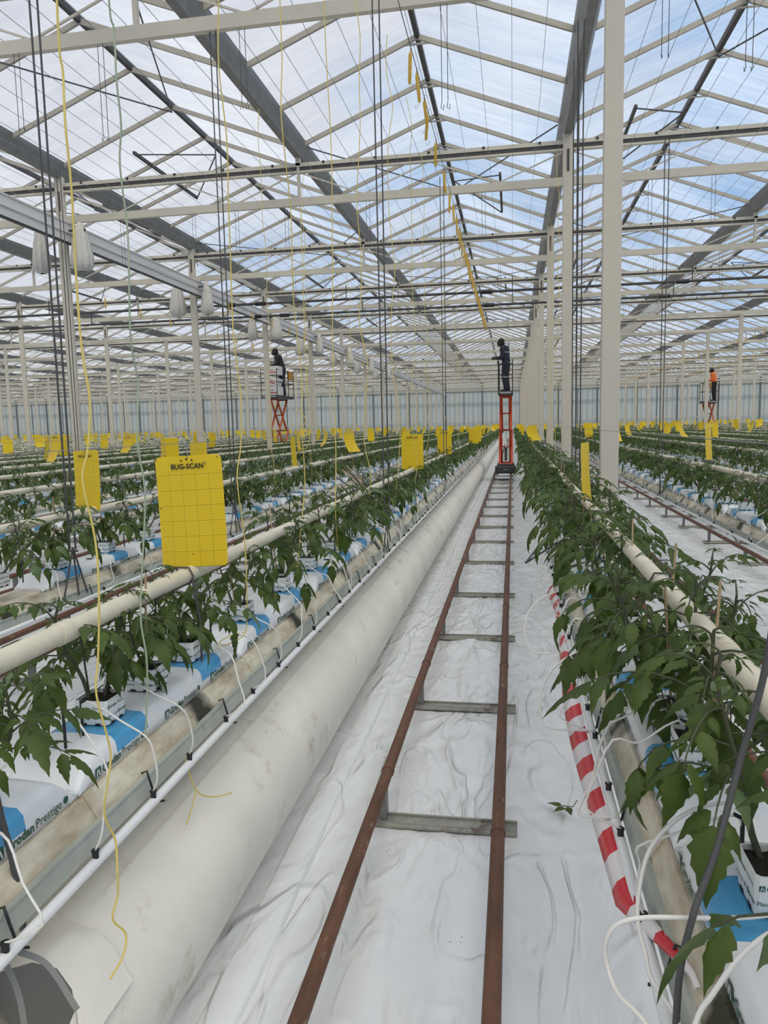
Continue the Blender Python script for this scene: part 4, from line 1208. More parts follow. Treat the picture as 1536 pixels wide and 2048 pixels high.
# ------------------------------------------------------------------ fat white air duct under the first left row
def air_duct():
    root = empty('air_duct', (-1.145, 0, 0)); tag(root, 'fat white fabric air duct lying under the row left of the path', 'air duct')
    r0 = 0.285; n = 40; ysd = [1.0 + .05 * i for i in range(40)] + [3.02 + .15 * i for i in range(60)] + [12.2 + 1.2 * i for i in range(54)]
    vs = []; fs = []
    for yi, y in enumerate(ysd):
        for k in range(n):
            a = 2 * PI * k / n
            yy = y
            aw = a if a < PI else a - 2 * PI                       # ragged opening: cut far back on top, hanging on near the path side
            cut = 1.40 - .40 * min(1, max(0, (.80 - aw) / .45)) + .05 * noise.noise(Vector((aw * 3, 1, 4))) + .015 * math.sin(aw * 17)
            if aw < -1.0: cut += .3 * min(1, (-1.0 - aw) / .4)
            if aw > 2.4: cut = 1.25
            if yy < 3.0: yy = cut + (yy - 1.0) * (3.0 - cut) / 2.0
            rr = r0 * (1 + .012 * noise.noise(Vector((a * 2, y * 1.2, 0))) + .018 * noise.noise(Vector((math.cos(a) * 1.5, y * .5, math.sin(a) * 1.5))))
            if y < 1.6: rr *= 1 + .06 * (1.6 - y) / .6 * noise.noise(Vector((a * 1.3, y * 4, 8)))
            px, pz = rr * math.cos(a), r0 + rr * math.sin(a)
            if pz < 0.012: pz = 0.012 + pz * .02
            vs.append((px, yy, pz))
    for i in range(len(ysd) - 1):
        for k in range(n):
            j = (k + 1) % n; fs.append((i * n + k, i * n + j, (i + 1) * n + j, (i + 1) * n + k))
    mb = MB(); mb.add(vs, fs, 0, True); sk = build(mb, 'fabric_sleeve', M['duct'], root)
    mb = MB(); vs = []; fs = []
    for y in (1.62, 2.2):
        for k in range(n): a = 2 * PI * k / n; vs.append((.268 * math.cos(a), y, .287 + .268 * math.sin(a)))
    for k in range(n): j = (k + 1) % n; fs.append((k, j, n + j, n + k))
    fs.append(tuple(range(n - 1, -1, -1)))
    mb.add(vs, fs, 0, False); build(mb, 'shade_plug', M['duct_shade'], root)  # added grey plug, coloured as the shaded interior of the sleeve
    # loose torn flap
    mb = MB(); vs = []; fs = []; nu, nv = 10, 8
    for i in range(nu):
        for j in range(nv):
            u, v = i / (nu - 1), j / (nv - 1)
            a = 1.75 - 1.25 * u
            rr = r0 + .012 + .03 * v * math.sin(u * 3)
            vs.append((rr * math.cos(a), 1.47 - .17 * v - .04 * math.sin(u * 8) * v, r0 + rr * math.sin(a) - .035 * v * v + .012 * math.sin(u * 11 + v * 3)))
    for i in range(nu - 1):
        for j in range(nv - 1): fs.append((i * nv + j, i * nv + j + 1, (i + 1) * nv + j + 1, (i + 1) * nv + j))
    mb.add(vs, fs, 0, True); build(mb, 'torn_flap', M['duct'], root)
    # long seam
    mb = MB(); mb.tube([(r0 * math.cos(1.12) * 1.0, y, r0 + r0 * math.sin(1.12)) for y in np.arange(1.6, 20, .4)], .004, 6); build(mb, 'seam', M['duct'], root)
air_duct()
mb = MB()
def strap(pts, wd, th):
    mb = MB(); P_ = smooth_path(pts, 4); vs = []; fs = []
    for i, p in enumerate(P_):
        t = (P_[min(i + 1, len(P_) - 1)] - P_[max(0, i - 1)]).normalized(); s_ = t.cross(Vector((.2, -.6, .8))).normalized(); u = s_.cross(t)
        for a, b in ((-wd, -th), (wd, -th), (wd, th), (-wd, th)): vs.append(p + s_ * a + u * b)
    for i in range(len(P_) - 1):
        for k in range(4): j = (k + 1) % 4; fs.append((i * 4 + k, i * 4 + j, (i + 1) * 4 + j, (i + 1) * 4 + k))
    mb.add(vs, fs); return mb
o = build(strap([(-.985, 1.19, .66), (-.955, 1.18, .61), (-.915, 1.14, .555), (-.885, 1.10, .48), (-.86, 1.05, .38), (-.84, 1.0, .25)], .0055, .002), 'strap', M['grey_hose']); tag(o, 'long grey strap hanging over the torn end of the white duct', 'strap')
o = build(strap([(-.965, 1.20, .685), (-.93, 1.22, .655), (-.90, 1.22, .625), (-.868, 1.21, .592), (-.845, 1.20, .575)], .0055, .002), 'strap', M['grey_hose']); tag(o, 'short grey strap end lying on top of the white duct', 'strap')

# ------------------------------------------------------------------ barrier tape, rods, stray leaf
def barrier_tape():
    ys_ = [1.155, 1.19, 1.23, 1.28, 1.33, 1.39] + [1.45 + .0525 * i for i in range(58)]
    root_pts = []
    for i, y in enumerate(ys_):
        t = max(0, min(1, (1.5 - y) / .3))
        sag = .02 * math.sin((y - 1.4) * 1.3)
        xa, za = .240 + .05 * t + .008 * math.sin(y * 2.1), .728 - sag + .06 * t
        wd = .082 * (1 - .75 * t) * (.8 + .25 * math.sin(y * 2.6 + 1))
        tilt = .55 + .5 * math.sin(y * 1.7)
        root_pts.append(((xa, y, za), (xa - wd * .62, y, za - wd * (.7 + .25 * math.sin(y * 1.7)))))
    vs = []; fs = []; mi = []
    for a, b in root_pts:
        m_ = ((a[0] + b[0]) / 2 - .004, a[1], (a[2] + b[2]) / 2 + .004)
        vs += [a, m_, b]
    mb = MB()
    for i in range(len(root_pts) - 1):
        y = ys_[i]; c = int(math.floor((y - 1.0) / .105)) % 2
        for q in range(2):
            mb.f.append([i * 3 + q, i * 3 + q + 1, (i + 1) * 3 + q + 1, (i + 1) * 3 + q]); mb.m.append(c); mb.smooth.append(True)
    mb.v = vs
    o = build(mb, 'barrier_tape', [M['tape_red'], M['tape_white']])
    sol = o.modifiers.new('thick', 'SOLIDIFY'); sol.thickness = .0006
    tag(o, 'red and white striped barrier tape along the right trough', 'barrier tape')
barrier_tape()
mb = MB(); mb.tube(smooth_path([(.243, 1.10, .50), (.247, 1.10, .772), (.252, 1.10, .871), (.266, 1.10, .947), (.281, 1.12, .975), (.311, 1.15, 1.033), (.356, 1.20, 1.159), (.391, 1.20, 1.333), (.42, 1.20, 1.65)], 5), .0056, 8)
tag(build(mb, 'support_rod', M['cable']), 'bent dark grey rod rising through the near right plants', 'rod')
mb = MB(); mb.tube(smooth_path([(-1.02, 1.22, 1.15), (-1.02, 1.25, .95), (-1.02, 1.275, .83), (-1.02, 1.287, .72), (-1.02, 1.29, .66)], 5), .007, 8)
tag(build(mb, 'support_rod', M['cable']), 'bent dark rod at the left edge leaning on the trough', 'rod')
mb = MB()
base = Vector((.225, 3.13, .030))
for dx, dy, a, ln in ((-.05, .01, 2.9, .065), (-.03, -.035, 3.9, .06), (.015, -.03, 4.9, .065)):
    add_leaflet(mb, base + Vector((dx * .4, dy * .4, .01)), Vector((math.cos(a), math.sin(a), .1)), Vector((0, 0, 1)), ln, ln * .6, .3, .1, 0)
mb.tube([base + Vector((-.03, .0, .008)), base + Vector((.03, .0, .006)), base + Vector((.05, .03, .02))], .0022, 5, 1)
tag(build(mb, 'fallen_leaf', [M['leaf'], M['stem']]), 'torn tomato leaf lying on the white film right of the rails', 'leaf')

# ------------------------------------------------------------------ suspension cables
def hanger(x, y, label, zb=.75):
    root = empty('trough_hanger', (x, y, zb)); tag(root, label, 'hanger cable')
    for q in (-.018, .018):
        mb = MB(); mb.tube([(q, 0, .28), (q * 1.4, 0, Z_BOT - zb - .05)], .0058, 6); build(mb, 'cable', M['cable'], root)
    mb = MB()
    for dx, dy in ((-.012, -.10), (.012, .10), (.0, .03)): mb.tube([(dx, dy, 0), (0, 0, .29)], .0055, 6)
    mb.tube([(-.03, 0, .27), (.03, 0, .27)], .007, 6)
    build(mb, 'hanger_bracket', M['cable'], root)
hanger(-.955, 5.55, 'pair of dark hanger cables left of the path behind the drip pipe')
hanger(-.955, 10.6, 'farther pair of dark hanger cables in the row left of the path')
hanger(-2.52, 3.86, 'pair of dark hanger cables near the left picture edge')
hanger(-2.52, 6.4, 'pair of dark hanger cables right of the nearest netted column')
hanger(.60, 7.6, 'dark hanger cables close behind the nearest right column')
hanger(.58, 6.9, 'dark hanger cables leaning beside the nearest right column')
hanger(1.86, 9.9, 'dark hanger cables in the second right row beyond the near column')
hanger(1.86, 15.0, 'farther dark hanger cables in the second right row')
hanger(-5.7, 9.0, 'dark hanger cables among the left rows before the yellow cards')

# ------------------------------------------------------------------ hooks with wound twine on the crop wire
def hook_parts(seed):
    rd = random.Random(seed); mb = MB(); ln = .26
    mb.tube([(0, 0, 0), (.004, 0, -.02), (.0, 0, -.03)], .003, 5, 1)
    vs = []
    mb.tube([(0, 0, -.02), (0, 0, -.05), (0, 0, -ln + .02), (0, 0, -ln)], [.007, .016, .014, .008], 8, 0)
    wb = MB(); wb.tube([(0, 0, -.02), (.0, 0, .012), (.012, 0, .026), (.024, 0, .012)], .0022, 5)
    wb.tube([(.01, 0, -ln), (.012, 0, -ln - .02), (-.01, 0, -ln - .045), (-.02, 0, -ln - .02)], .0022, 5)
    return mb.mesh('wound_twine', [M['twine_wound'], M['wire']]), wb.mesh('wire_hook', [M['wire']])
HK = hook_parts(1)
hc = 0
mb = MB(); mb.tube([(-.80, -3, 4.69), (-.74, 79, 4.69)], .0035, 5); tag(build(mb, 'crop_wire', M['cable']), 'crop wire carrying the twine hooks left above the path', 'wire')
for y in [6.19, 6.56, 7.1, 7.41, 8.14, 9.05, 9.9, 10.4, 11.0] + [11.6 + .40 * i for i in range(28)]:
    o = empty('twine_hook', (-.80 + .00075 * (y + 3), y, 4.665), random.uniform(-1, 1))
    lb = '%s yellow twine hook on the wire above the path' % (ORD[hc] if hc < 6 else 'densely hung') 
    tag(o, lb, 'twine hook', None if hc < 6 else 'twine hooks above the path'); hc += 1
    ob('wound_twine', HK[0], o, rot=(random.uniform(-.1, .1), random.uniform(-.1, .1), 0)); ob('wire_hook', HK[1], o)
for (x, ya, yb, st, nm) in ((-8.95, 14, 30, 1.6, 'left bay'), (-6.6, 17, 34, 1.6, 'left bay'), (8.3, 20, 70, 1.0, 'right bay'), (11.2, 26, 75, 1.2, 'right bay')):
    mb = MB(); mb.tube([(x, ya - 4, 4.725), (x, yb + 4, 4.725)], .003, 5); tag(build(mb, 'crop_wire', M['cable']), 'crop wire with twine hooks high in the %s' % nm, 'wire', 'crop wires ' + nm)
    y = ya
    while y < yb:
        o = empty('twine_hook', (x, y, 4.70), random.uniform(-1, 1)); tag(o, 'yellow twine hook hanging high in the %s' % nm, 'twine hook', 'twine hooks ' + nm)
        ob('wound_twine', HK[0], o); ob('wire_hook', HK[1], o); y += st

# ------------------------------------------------------------------ hanging twines
S1 = [(1.384, 5.1), (1.384, 2.466), (1.389, 2.396), (1.366, 2.287), (1.378, 2.171), (1.391, 2.003), (1.383, 1.865), (1.384, 1.766), (1.379, 1.665), (1.364, 1.605), (1.378, 1.48), (1.37, 1.356), (1.37, 1.228), (1.357, 1.157), (1.375, 1.029), (1.361, .969), (1.358, .892), (1.384, .821), (1.368, .761), (1.375, .698), (1.363, .649), (1.394, .593), (1.366, .56), (1.33, .535)]
S2 = [(1.86, 5.1), (1.863, 2.787), (1.879, 2.724), (1.853, 2.592), (1.87, 2.489), (1.871, 2.391), (1.878, 2.242), (1.856, 2.122), (1.86, 1.942), (1.899, 1.826), (1.854, 1.678), (1.873, 1.541), (1.868, 1.389), (1.831, 1.201), (1.828, 1.06), (1.80, .87)]
S3 = [(2.75, 5.1), (2.755, 3.259), (2.725, 3.022), (2.742, 2.768), (2.74, 2.553), (2.764, 2.341), (2.742, 2.04), (2.769, 1.833), (2.767, 1.639), (2.728, 1.504), (2.753, 1.264), (2.74, 1.065), (2.759, .93), (2.72, .86)]
S4 = [(3.70, 5.1), (3.699, 3.758), (3.696, 3.484), (3.61, 3.174), (3.725, 2.789), (3.757, 2.353), (3.836, 1.952), (3.768, 1.715), (3.827, 1.421), (3.737, 1.163), (3.62, .98)]
S5 = [(4.19, 5.1), (4.195, 4.006), (4.209, 3.68), (4.21, 3.235), (4.18, 2.635), (4.164, 2.136), (4.141, 1.569), (4.05, 1.233), (4.117, .992), (4.05, .90), (4.04, .84)]
for lb, X, S_, mm, r in (('nearest yellow twine hanging down onto the torn duct end', -.85, S1, 'twine_yellow', .0023), ('grey green twine hanging beside the second cube at left', -1.0, S2, 'twine_green', .0026), ('yellow twine hanging right of the big near sticky card', -1.05, S3, 'twine_yellow', .0026), ('yellow twine falling between the left column and lift', -1.1, S4, 'twine_yellow', .003), ('yellow twine hanging to the slab past the looped knot', -1.0, S5, 'twine_yellow', .003)):
    y5, z5 = S_[1]; S_ = [(y5, z5 + (5.1 - z5) * q / 6) for q in range(6, 0, -1)] + S_[1:]
    pts = [(X + .008 * math.sin(i * 1.7), y, z) for i, (y, z) in enumerate(S_)]
    mb = MB(); mb.tube(smooth_path(pts, 4), r, 6); tag(build(mb, 'twine', M[mm]), lb, 'twine')
def loose_twine(x, y, z1, z0, seed, lb, gp=None):
    rd = random.Random(seed); pts = []
    n = 14
    for i in range(n + 1):
        t = i / n; pts.append((x + rd.uniform(-.03, .03), y + rd.uniform(-.03, .03), z1 + (z0 - z1) * t))
    mb = MB(); mb.tube(smooth_path(pts, 3), .0032, 5); tag(build(mb, 'twine', M['twine_yellow']), lb, 'twine', gp)
for i, (x, y) in enumerate([(-1.05, 5.3), (-1.0, 6.4), (-1.0, 7.6), (-1.05, 9.2), (-1.0, 11), (-.95, 13), (-2.5, 7.5), (-2.6, 9.4), (-2.6, 12), (.55, 9.5), (.6, 12.4)]):
    loose_twine(x, y, 4.9, 1.05, 70 + i, 'thin yellow twine dropping into the %s row farther off' % ('left' if x < 0 else 'right'), 'farther twines ' + ('left' if x < 0 else 'right'))
# small knotted loops of twine
def twine_loop(c, ux, uy, r1, r2, lb):
    pts = [Vector(c) + Vector(ux) * r1 * math.cos(a) + Vector(uy) * r2 * math.sin(a) for a in np.linspace(0, 2 * PI * .95, 14)]
    mb = MB(); mb.tube(smooth_path(pts, 3), .0022, 5); tag(build(mb, 'twine_loop', M['twine_yellow']), lb, 'twine loop')
twine_loop((-1.06, 2.60, .905), (.1, 1, .0), (1, -.1, .02), .09, .03, 'small yellow twine loop lying on the white slab beside a cube')
mb = MB()
mb.tube(smooth_path([(-.985, 1.95 + .05, .72), (-.96, 2.02, .60), (-.93, 2.08, .55), (-.90, 2.15, .53)], 4), .0022, 5)
mb.tube(smooth_path([(-.96, 2.02, .60), (-.955, 1.96, .56), (-.95, 1.92, .545)], 4), .0022, 5)
tag(build(mb, 'twine', M['twine_yellow']), 'knotted yellow twine ends resting on the white duct', 'twine')
mb = MB(); c0 = (-3.2, 11.396, 1.55)
mb.tube(smooth_path([(c0[0], c0[1], 5.09), (c0[0], c0[1], 3.6), (c0[0], c0[1], 2.1), (c0[0] - .02, c0[1], 1.85), (c0[0] - .13, c0[1], 1.60), (c0[0] - .16, c0[1], 1.42), (c0[0] - .06, c0[1], 1.36), (c0[0] + .02, c0[1], 1.5), (c0[0] + .01, c0[1], 1.75), (c0[0] - .14, c0[1], 2.0)], 5), .006, 6)
tag(build(mb, 'twine', M['twine_yellow']), 'yellow twine tied into a hanging noose over the left rows', 'twine')

# ------------------------------------------------------------------ sticky cards
CW, CH = 0.25, 0.40
def card_mesh(curl, seed, mm, cross=.0):
    nu = 8; vl = [0, .004, .012, .022, .035, .046] + [.046 + .908 * q / 12 for q in range(1, 12)] + [.954, .965, .978, .988, .996, 1.0]; nv = len(vl) - 1; rd = random.Random(seed)
    vs = []; uvs = []; fs = []
    r = .018
    for j in range(nv + 1):
        v = vl[j]
        for i in range(nu + 1):
            u = i / nu
            x = (u - .5) * CW; z = -CH * (1 - v)
            inset = 0
            e = min(v, 1 - v) * CH
            if e < r: inset = r - math.sqrt(max(0, r * r - (r - e) ** 2))
            x *= (CW / 2 - inset) / (CW / 2)
            t = 1 - v
            y = -curl * t * t * (1 + .25 * (u - .5)) + cross * ((u - .5) ** 2)
            z += abs(curl) * .5 * t * t
            vs.append((x, y, z)); uvs.append((u, v))
    for j in range(nv):
        for i in range(nu):
            a = j * (nu + 1) + i; fs.append((a, a + 1, a + nu + 2, a + nu + 1))
    me = bpy.data.meshes.new('card_sheet'); me.from_pydata(vs, [], fs)
    uvl = me.uv_layers.new(name='UVMap')
    for lp in me.loops: uvl.data[lp.index].uv = uvs[lp.vertex_index]
    me.materials.append(mm); me.polygons.foreach_set('use_smooth', [True] * len(fs)); me.update()
    return me
CARDS = [card_mesh(c, i, M['card'], x_) for i, (c, x_) in enumerate(((.02, .03), (.01, .05), (.10, .02), (-.06, .05), (.14, .0)))]
CARDS_P = [card_mesh(c, i, M['card_plain'], x_) for i, (c, x_) in enumerate(((.02, .03), (.10, .02), (-.06, .05)))]
M['card_ink'] = mat('black_card_ink', (0.02, 0.016, 0.012), 0.5)
def card_print():
    mb = MB()
    me = text_mesh('BUG-SCAN', .025, .0008, M['card_ink'])
    wd = max(v.co.x for v in me.vertices)
    y = -.0045
    add_text(mb, 'BUG-SCAN', .025, (-wd / 2, y, -.045), (1, 0, 0), (0, 0, 1), 0, .0008, M['card_ink'])
    for rr in (.0042, ):
        cx, cz = wd / 2 + .006, -.029
        ring = [(cx + q * math.cos(a), y, cz + q * math.sin(a)) for q in (.0048, .0036) for a in [2 * PI * i / 14 for i in range(14)]]
        mb.add(ring, [(i, (i + 1) % 14, 14 + (i + 1) % 14, 14 + i) for i in range(14)], 0)
        add_text(mb, 'R', .006, (cx - .002, y, cz - .002), (1, 0, 0), (0, 0, 1), 0, .0, M['card_ink'])
    for cx, cz, q in ((-.02, -.016, .0035), (0, -.012, .0040), (.02, -.016, .0035), (-.115, -.010, .0025), (.115, -.010, .0025), (-.112, -.18, .0025), (.0, -.345, .0022), (-.1, -.26, .0015)):
        mb.add([(cx + q * math.cos(a), y - (.02 * (cz / CH) ** 2), cz + q * math.sin(a)) for a in [2 * PI * i / 10 for i in range(10)]], [tuple(range(10))], 0)
    return mb.mesh('printed_text', [M['card_ink']])
CPRINT = card_print()
hb = MB(); hb.tube(smooth_path([(0, 0, -.012), (.006, 0, .01), (0, .002, .035), (-.012, .002, .05), (-.02, 0, .04)], 4), .0016, 5)
CHOOK = hb.mesh('wire_hook', [M['wire']])
def sticky_card(x, y, rz, var, label, group=None, z=1.61, pr=False, plain=False, tilt=0.0, hook=True, sc=1.0):
    o = empty('sticky_card', (x, y, z), rz)
    tag(o, label, 'sticky card', group)
    c = ob('card_sheet', (CARDS_P if plain else CARDS)[var % (3 if plain else 5)], o, rot=(0, tilt, 0), scale=(sc, sc, sc))
    if pr: ob('printed_text', CPRINT, c)
    if hook: ob('wire_hook', CHOOK, o)
    return o
sticky_card(-1.125, 2.43, -.02, 0, 'largest yellow sticky card reading BUG-SCAN, nearest on the left', z=1.612, pr=True, tilt=-.045)
sticky_card(-2.74, 4.40, -.36, 0, 'narrow looking yellow sticky card before the nearest left column', z=1.585, pr=True, tilt=-.03)
sticky_card(-1.12, 8.3, .0, 1, 'flat yellow sticky card facing us over the left row, mid distance', z=1.60, pr=True)
sticky_card(-1.12, 12.3, -.25, 1, 'yellow sticky card just beyond the flat mid distance one', z=1.60, pr=True)
sticky_card(-.98, 19.0, -.1, 1, 'upright yellow sticky card before the orange lift mast', z=1.60)
sticky_card(-1.0, 21.0, -.1, 1, 'yellow sticky card partly behind another left of the lift', z=1.60)
sticky_card(-2.72, 9.0, 1.62, 0, 'yellow sticky card seen edge on beside the scissor lift foot', z=1.60)
sticky_card(-4.30, 14.6, 1.6, 0, 'thin yellow sticky card hanging right of the left scissor lift', z=1.60)
sticky_card(-5.95, 8.9, -.5, 2, 'curled yellow sticky card left of the nearest left column', z=1.68, pr=True)
sticky_card(-8.9, 13.5, -.2, 3, 'bent yellow sticky card touching the nearest left column', z=1.62, pr=True)
sticky_card(-7.5, 13.6, -.36, 4, 'curled yellow sticky card right of the nearest left column', z=1.62, pr=True)
sticky_card(-2.72, 6.1, -.55, 1, 'small yellow sticky card peeping above the largest card', z=1.60)
sticky_card(.455, 4.80, 1.28, 0, 'yellow sticky card hanging edge on left of the near right column', z=1.57)
sticky_card(2.04, 8.3, 1.10, 0, 'tall yellow sticky card edge on over the second right row', z=1.66)
for side, k, x in ROWS:
    if k == 0: ys_ = ([26, 31, 37, 44, 52, 60, 70] if side == 'L' else [16.5, 18.2, 20.5, 23.5, 30, 38, 47, 57, 68])
    else:
        r_ = random.Random(900 + k * 7 + (1 if side == 'R' else 0)); ys_ = []
        y = {('L', 1): 13.0, ('R', 1): 15.0, ('L', 2): 8.0, ('L', 3): 12.5}.get((side, k), row_start(x, side) + 2 + r_.uniform(0, 6))
        while y < 78: ys_.append(y + r_.uniform(-1, 1)); y += r_.uniform(4.2, 6.5) if k > 3 else r_.uniform(6, 9)
    for i, y in enumerate(ys_):
        if not in_view(x, y, 1.5, 20): continue
        d = math.hypot(x, y)
        near = d < 18
        sticky_card(x, y, math.atan2(-x, y) + random.choice((1, 1, -1)) * random.uniform(.45, 1.4), random.randrange(5), 'yellow sticky card hanging over the %s' % row_phrase(side, k), 'yellow cards, ' + row_phrase(side, k), z=1.60 + random.uniform(-.03, .06), plain=not near, hook=near)
for side, k, x, y0 in (('L', 0, ROWS_L[0], 1.2), ('L', 1, ROWS_L[1], 3), ('L', 2, ROWS_L[2], 4), ('L', 3, ROWS_L[3], 6), ('R', 0, ROWS_R[0], .9), ('R', 1, ROWS_R[1], 4)):
    mb = MB(); mb.tube([(x, y0, 1.655), (x, 40, 1.665)], .0012, 5)
    tag(build(mb, 'card_wire', M['wire']), 'thin level wire for the cards over the %s' % row_phrase(side, k), 'wire')

# bundles of dark leftover cords hung at the rows
def cord_bundle(loc, lb, mm, n, sp, seed):
    rd = random.Random(seed); root = empty('stake_bundle', loc); tag(root, lb, 'stake bundle')
    for i in range(n):
        a = Vector((rd.uniform(-.02, .02), rd.uniform(-.03, .03), 0)); b = a + Vector((sp[0] + rd.uniform(-.10, .10), sp[1] + rd.uniform(-.15, .15), sp[2] + rd.uniform(-.06, .06)))
        mb = MB(); mb.tube([a, b], .005, 5); build(mb, 'stake', mm if i % 3 else M['bamboo'], root)
cord_bundle((-.98, 5.75, .98), 'bundle of dark stakes leaning on the pipe by hanger cables', M['cable'], 11, (-.36, .1, .36), 3)
cord_bundle((.44, 5.6, 1.12), 'bundle of brown and dark stakes by the nearest right column', M['cable'], 10, (.16, .5, .12), 5)
mb = MB(); mb.tube(smooth_path([(.07, 4.1, .93), (.14, 4.2, 1.0), (.24, 4.4, 1.06), (.36, 4.7, 1.1)], 4), .006, 6); mb.tube(smooth_path([(.07, 4.1, .93), (.16, 4.3, .95), (.26, 4.5, .98)], 4), .006, 6)
tag(build(mb, 'bent_rod', M['cable']), 'bent black rod jutting over the path from the right row', 'rod')

# ------------------------------------------------------------------ scissor lifts
def scissor_lift(x, y, zp, label, paint, width=.43, ln=1.6):
    root = empty('scissor_lift', (x, y, 0)); tag(root, label, 'scissor lift')
    zr = .21
    mb = MB(); mb.bbox((0, 0, .355), (.52, 1.5, .22), .02); mb.bbox((0, -.76, .36), (.46, .03, .17), .008, 1); mb.bbox((0, 0, .485), (.48, 1.3, .05), .01, 1)
    mb.box((-.28, -.6, .35), (.05, .25, .2), 1); mb.box((.28, -.6, .35), (.05, .25, .2), 1)
    build(mb, 'chassis', [M['charcoal'], M['charcoal']], root)
    for q in (-.035, .04):
        mb = MB(); mb.tube([(q, -.776, .37), (q, -.79, .37)], .012, 10); build(mb, 'lamp', M['pvc'], root)
    for sx_ in (-1, 1):
        for sy_ in (-.6, .6):
            mb = MB(); mb.tube([(sx_ * .215, sy_, zr + .065), (sx_ * .275, sy_, zr + .065)], .066, 16); mb.tube([(sx_ * .205, sy_, zr + .065), (sx_ * .218, sy_, zr + .065)], .085, 16); build(mb, 'wheel', M['black'], root)
    z0, z1 = .52, zp - .14
    st = (z1 - z0) / 2; L_ = 1.0
    for s in range(2):
        za, zb = z0 + s * st, z0 + (s + 1) * st
        for sx_ in (-1, 1):
            xo = sx_ * (.155 if s == 0 else .135)
            for dr in (-1, 1):
                mb = MB(); mb.bar((xo + (0.02 if dr > 0 else -.02) * sx_, -dr * L_ / 2, za), (xo + (0.02 if dr > 0 else -.02) * sx_, dr * L_ / 2, zb), .035, .065, up=(1, 0, 0)); build(mb, 'scissor_arm', paint, root)
        mb = MB()
        for yy in (-L_ / 2, L_ / 2): mb.tube([(-.18, yy, za), (.18, yy, za)], .024, 8); mb.tube([(-.18, yy, zb), (.18, yy, zb)], .024, 8)
        mb.tube([(-.17, 0, (za + zb) / 2), (.17, 0, (za + zb) / 2)], .022, 8)
        build(mb, 'cross_bar', paint, root)
    mb = MB(); mb.tube([(0, -.35, z0 + .1), (0, -.05, z0 + .45)], .035, 10); build(mb, 'hydraulic_cylinder', M['black'], root)
    mb = MB(); mb.tube([(0, -.05, z0 + .45), (0, .15, z0 + .68)], .02, 10); build(mb, 'piston_rod', M['chrome'], root)
    mb = MB(); mb.box((-.11, -.2, z0 + .62), (.03, .2, .28)); mb.box((.11, -.2, z0 + .62), (.03, .2, .28)); build(mb, 'lever_plate', paint, root)
    mb = MB(); mb.bbox((0, 0, zp - .05), (width, ln, .10), .012); mb.box((0, -ln / 2 - .01, zp - .05), (width - .1, .02, .05), 1); build(mb, 'platform', [M['charcoal'], M['grey_wall']], root)
    hw = width / 2 - .015
    for sx_ in (-1, 1):
        mb = MB()
        for yy in (-ln / 2 + .02, -ln / 6, ln / 6, ln / 2 - .02): mb.tube([(sx_ * hw, yy, zp), (sx_ * hw, yy, zp + .88)], .014, 8)
        for zz in (.45, .88): mb.tube([(sx_ * hw, -ln / 2 + .02, zp + zz), (sx_ * hw, ln / 2 - .02, zp + zz)], .014, 8)
        build(mb, 'guard_rail', M['black'], root)
    mb = MB()
    for yy in (ln / 2 - .02,):
        for zz in (.45, .88): mb.tube([(-hw, yy, zp + zz), (hw, yy, zp + zz)], .014, 8)
    mb.tube([(-hw, -ln / 2 + .02, zp + .45), (hw, -ln / 2 + .02, zp + .45)], .008, 8)
    build(mb, 'end_rail', M['black'], root)
    if paint is M['orange_dull']:
        mb = MB(); mb.bbox((hw, .60, zp + .74), (.14, .24, .30), .01); build(mb, 'control_box', M['amber'], root)
    return root
Y1L, Z1L = 21.7, 2.62
scissor_lift(PATH_X + .10, Y1L + .78, Z1L, 'orange scissor lift raised on the central rails seen end on', M['orange'])
Y2L, Z2L = 25.7, 2.85
X2L = PATH_X - 1.6 * 5 + .03
scissor_lift(X2L, Y2L, Z2L, 'orange scissor lift with cartons behind the left columns', M['orange_dull'], .60, 2.0)
Y3L, Z3L = 38.0, 2.55
X3L = PATH_X + 1.6 * 6
scissor_lift(X3L, Y3L, Z3L, 'distant scissor lift hidden behind a column at right', M['orange_dull'], .52)

# cartons riding on the left lift
for i, (dx, dy, dz, ry, lb) in enumerate(((.07, -.55, .0, 0, 'white carton standing lowest on the left lift platform'), (.05, -.55, .34, .35, 'tilted white carton in the middle of the left lift stack'), (.07, -.55, .70, 0, 'white carton topmost on the left lift in front of the worker'))):
    root = empty('carton', (X2L + dx, Y2L + dy, Z2L + dz + .003)); tag(root, lb, 'carton')
    R_ = Matrix.Rotation(ry, 3, 'Y')
    mb = MB(); mb.bbox((0, 0, .145), (.46, .44, .30), .006, rot=R_); build(mb, 'box', M['carton'], root)
    mb = MB(); mb.box(R_ @ Vector((0, -.222, -.06)) + Vector((0, 0, .145)), (.26, .004, .035), rot=R_); mb.box(R_ @ Vector((-.05, -.222, .02)) + Vector((0, 0, .145)), (.16, .004, .02), rot=R_); build(mb, 'printed_band', M['red_print'], root)

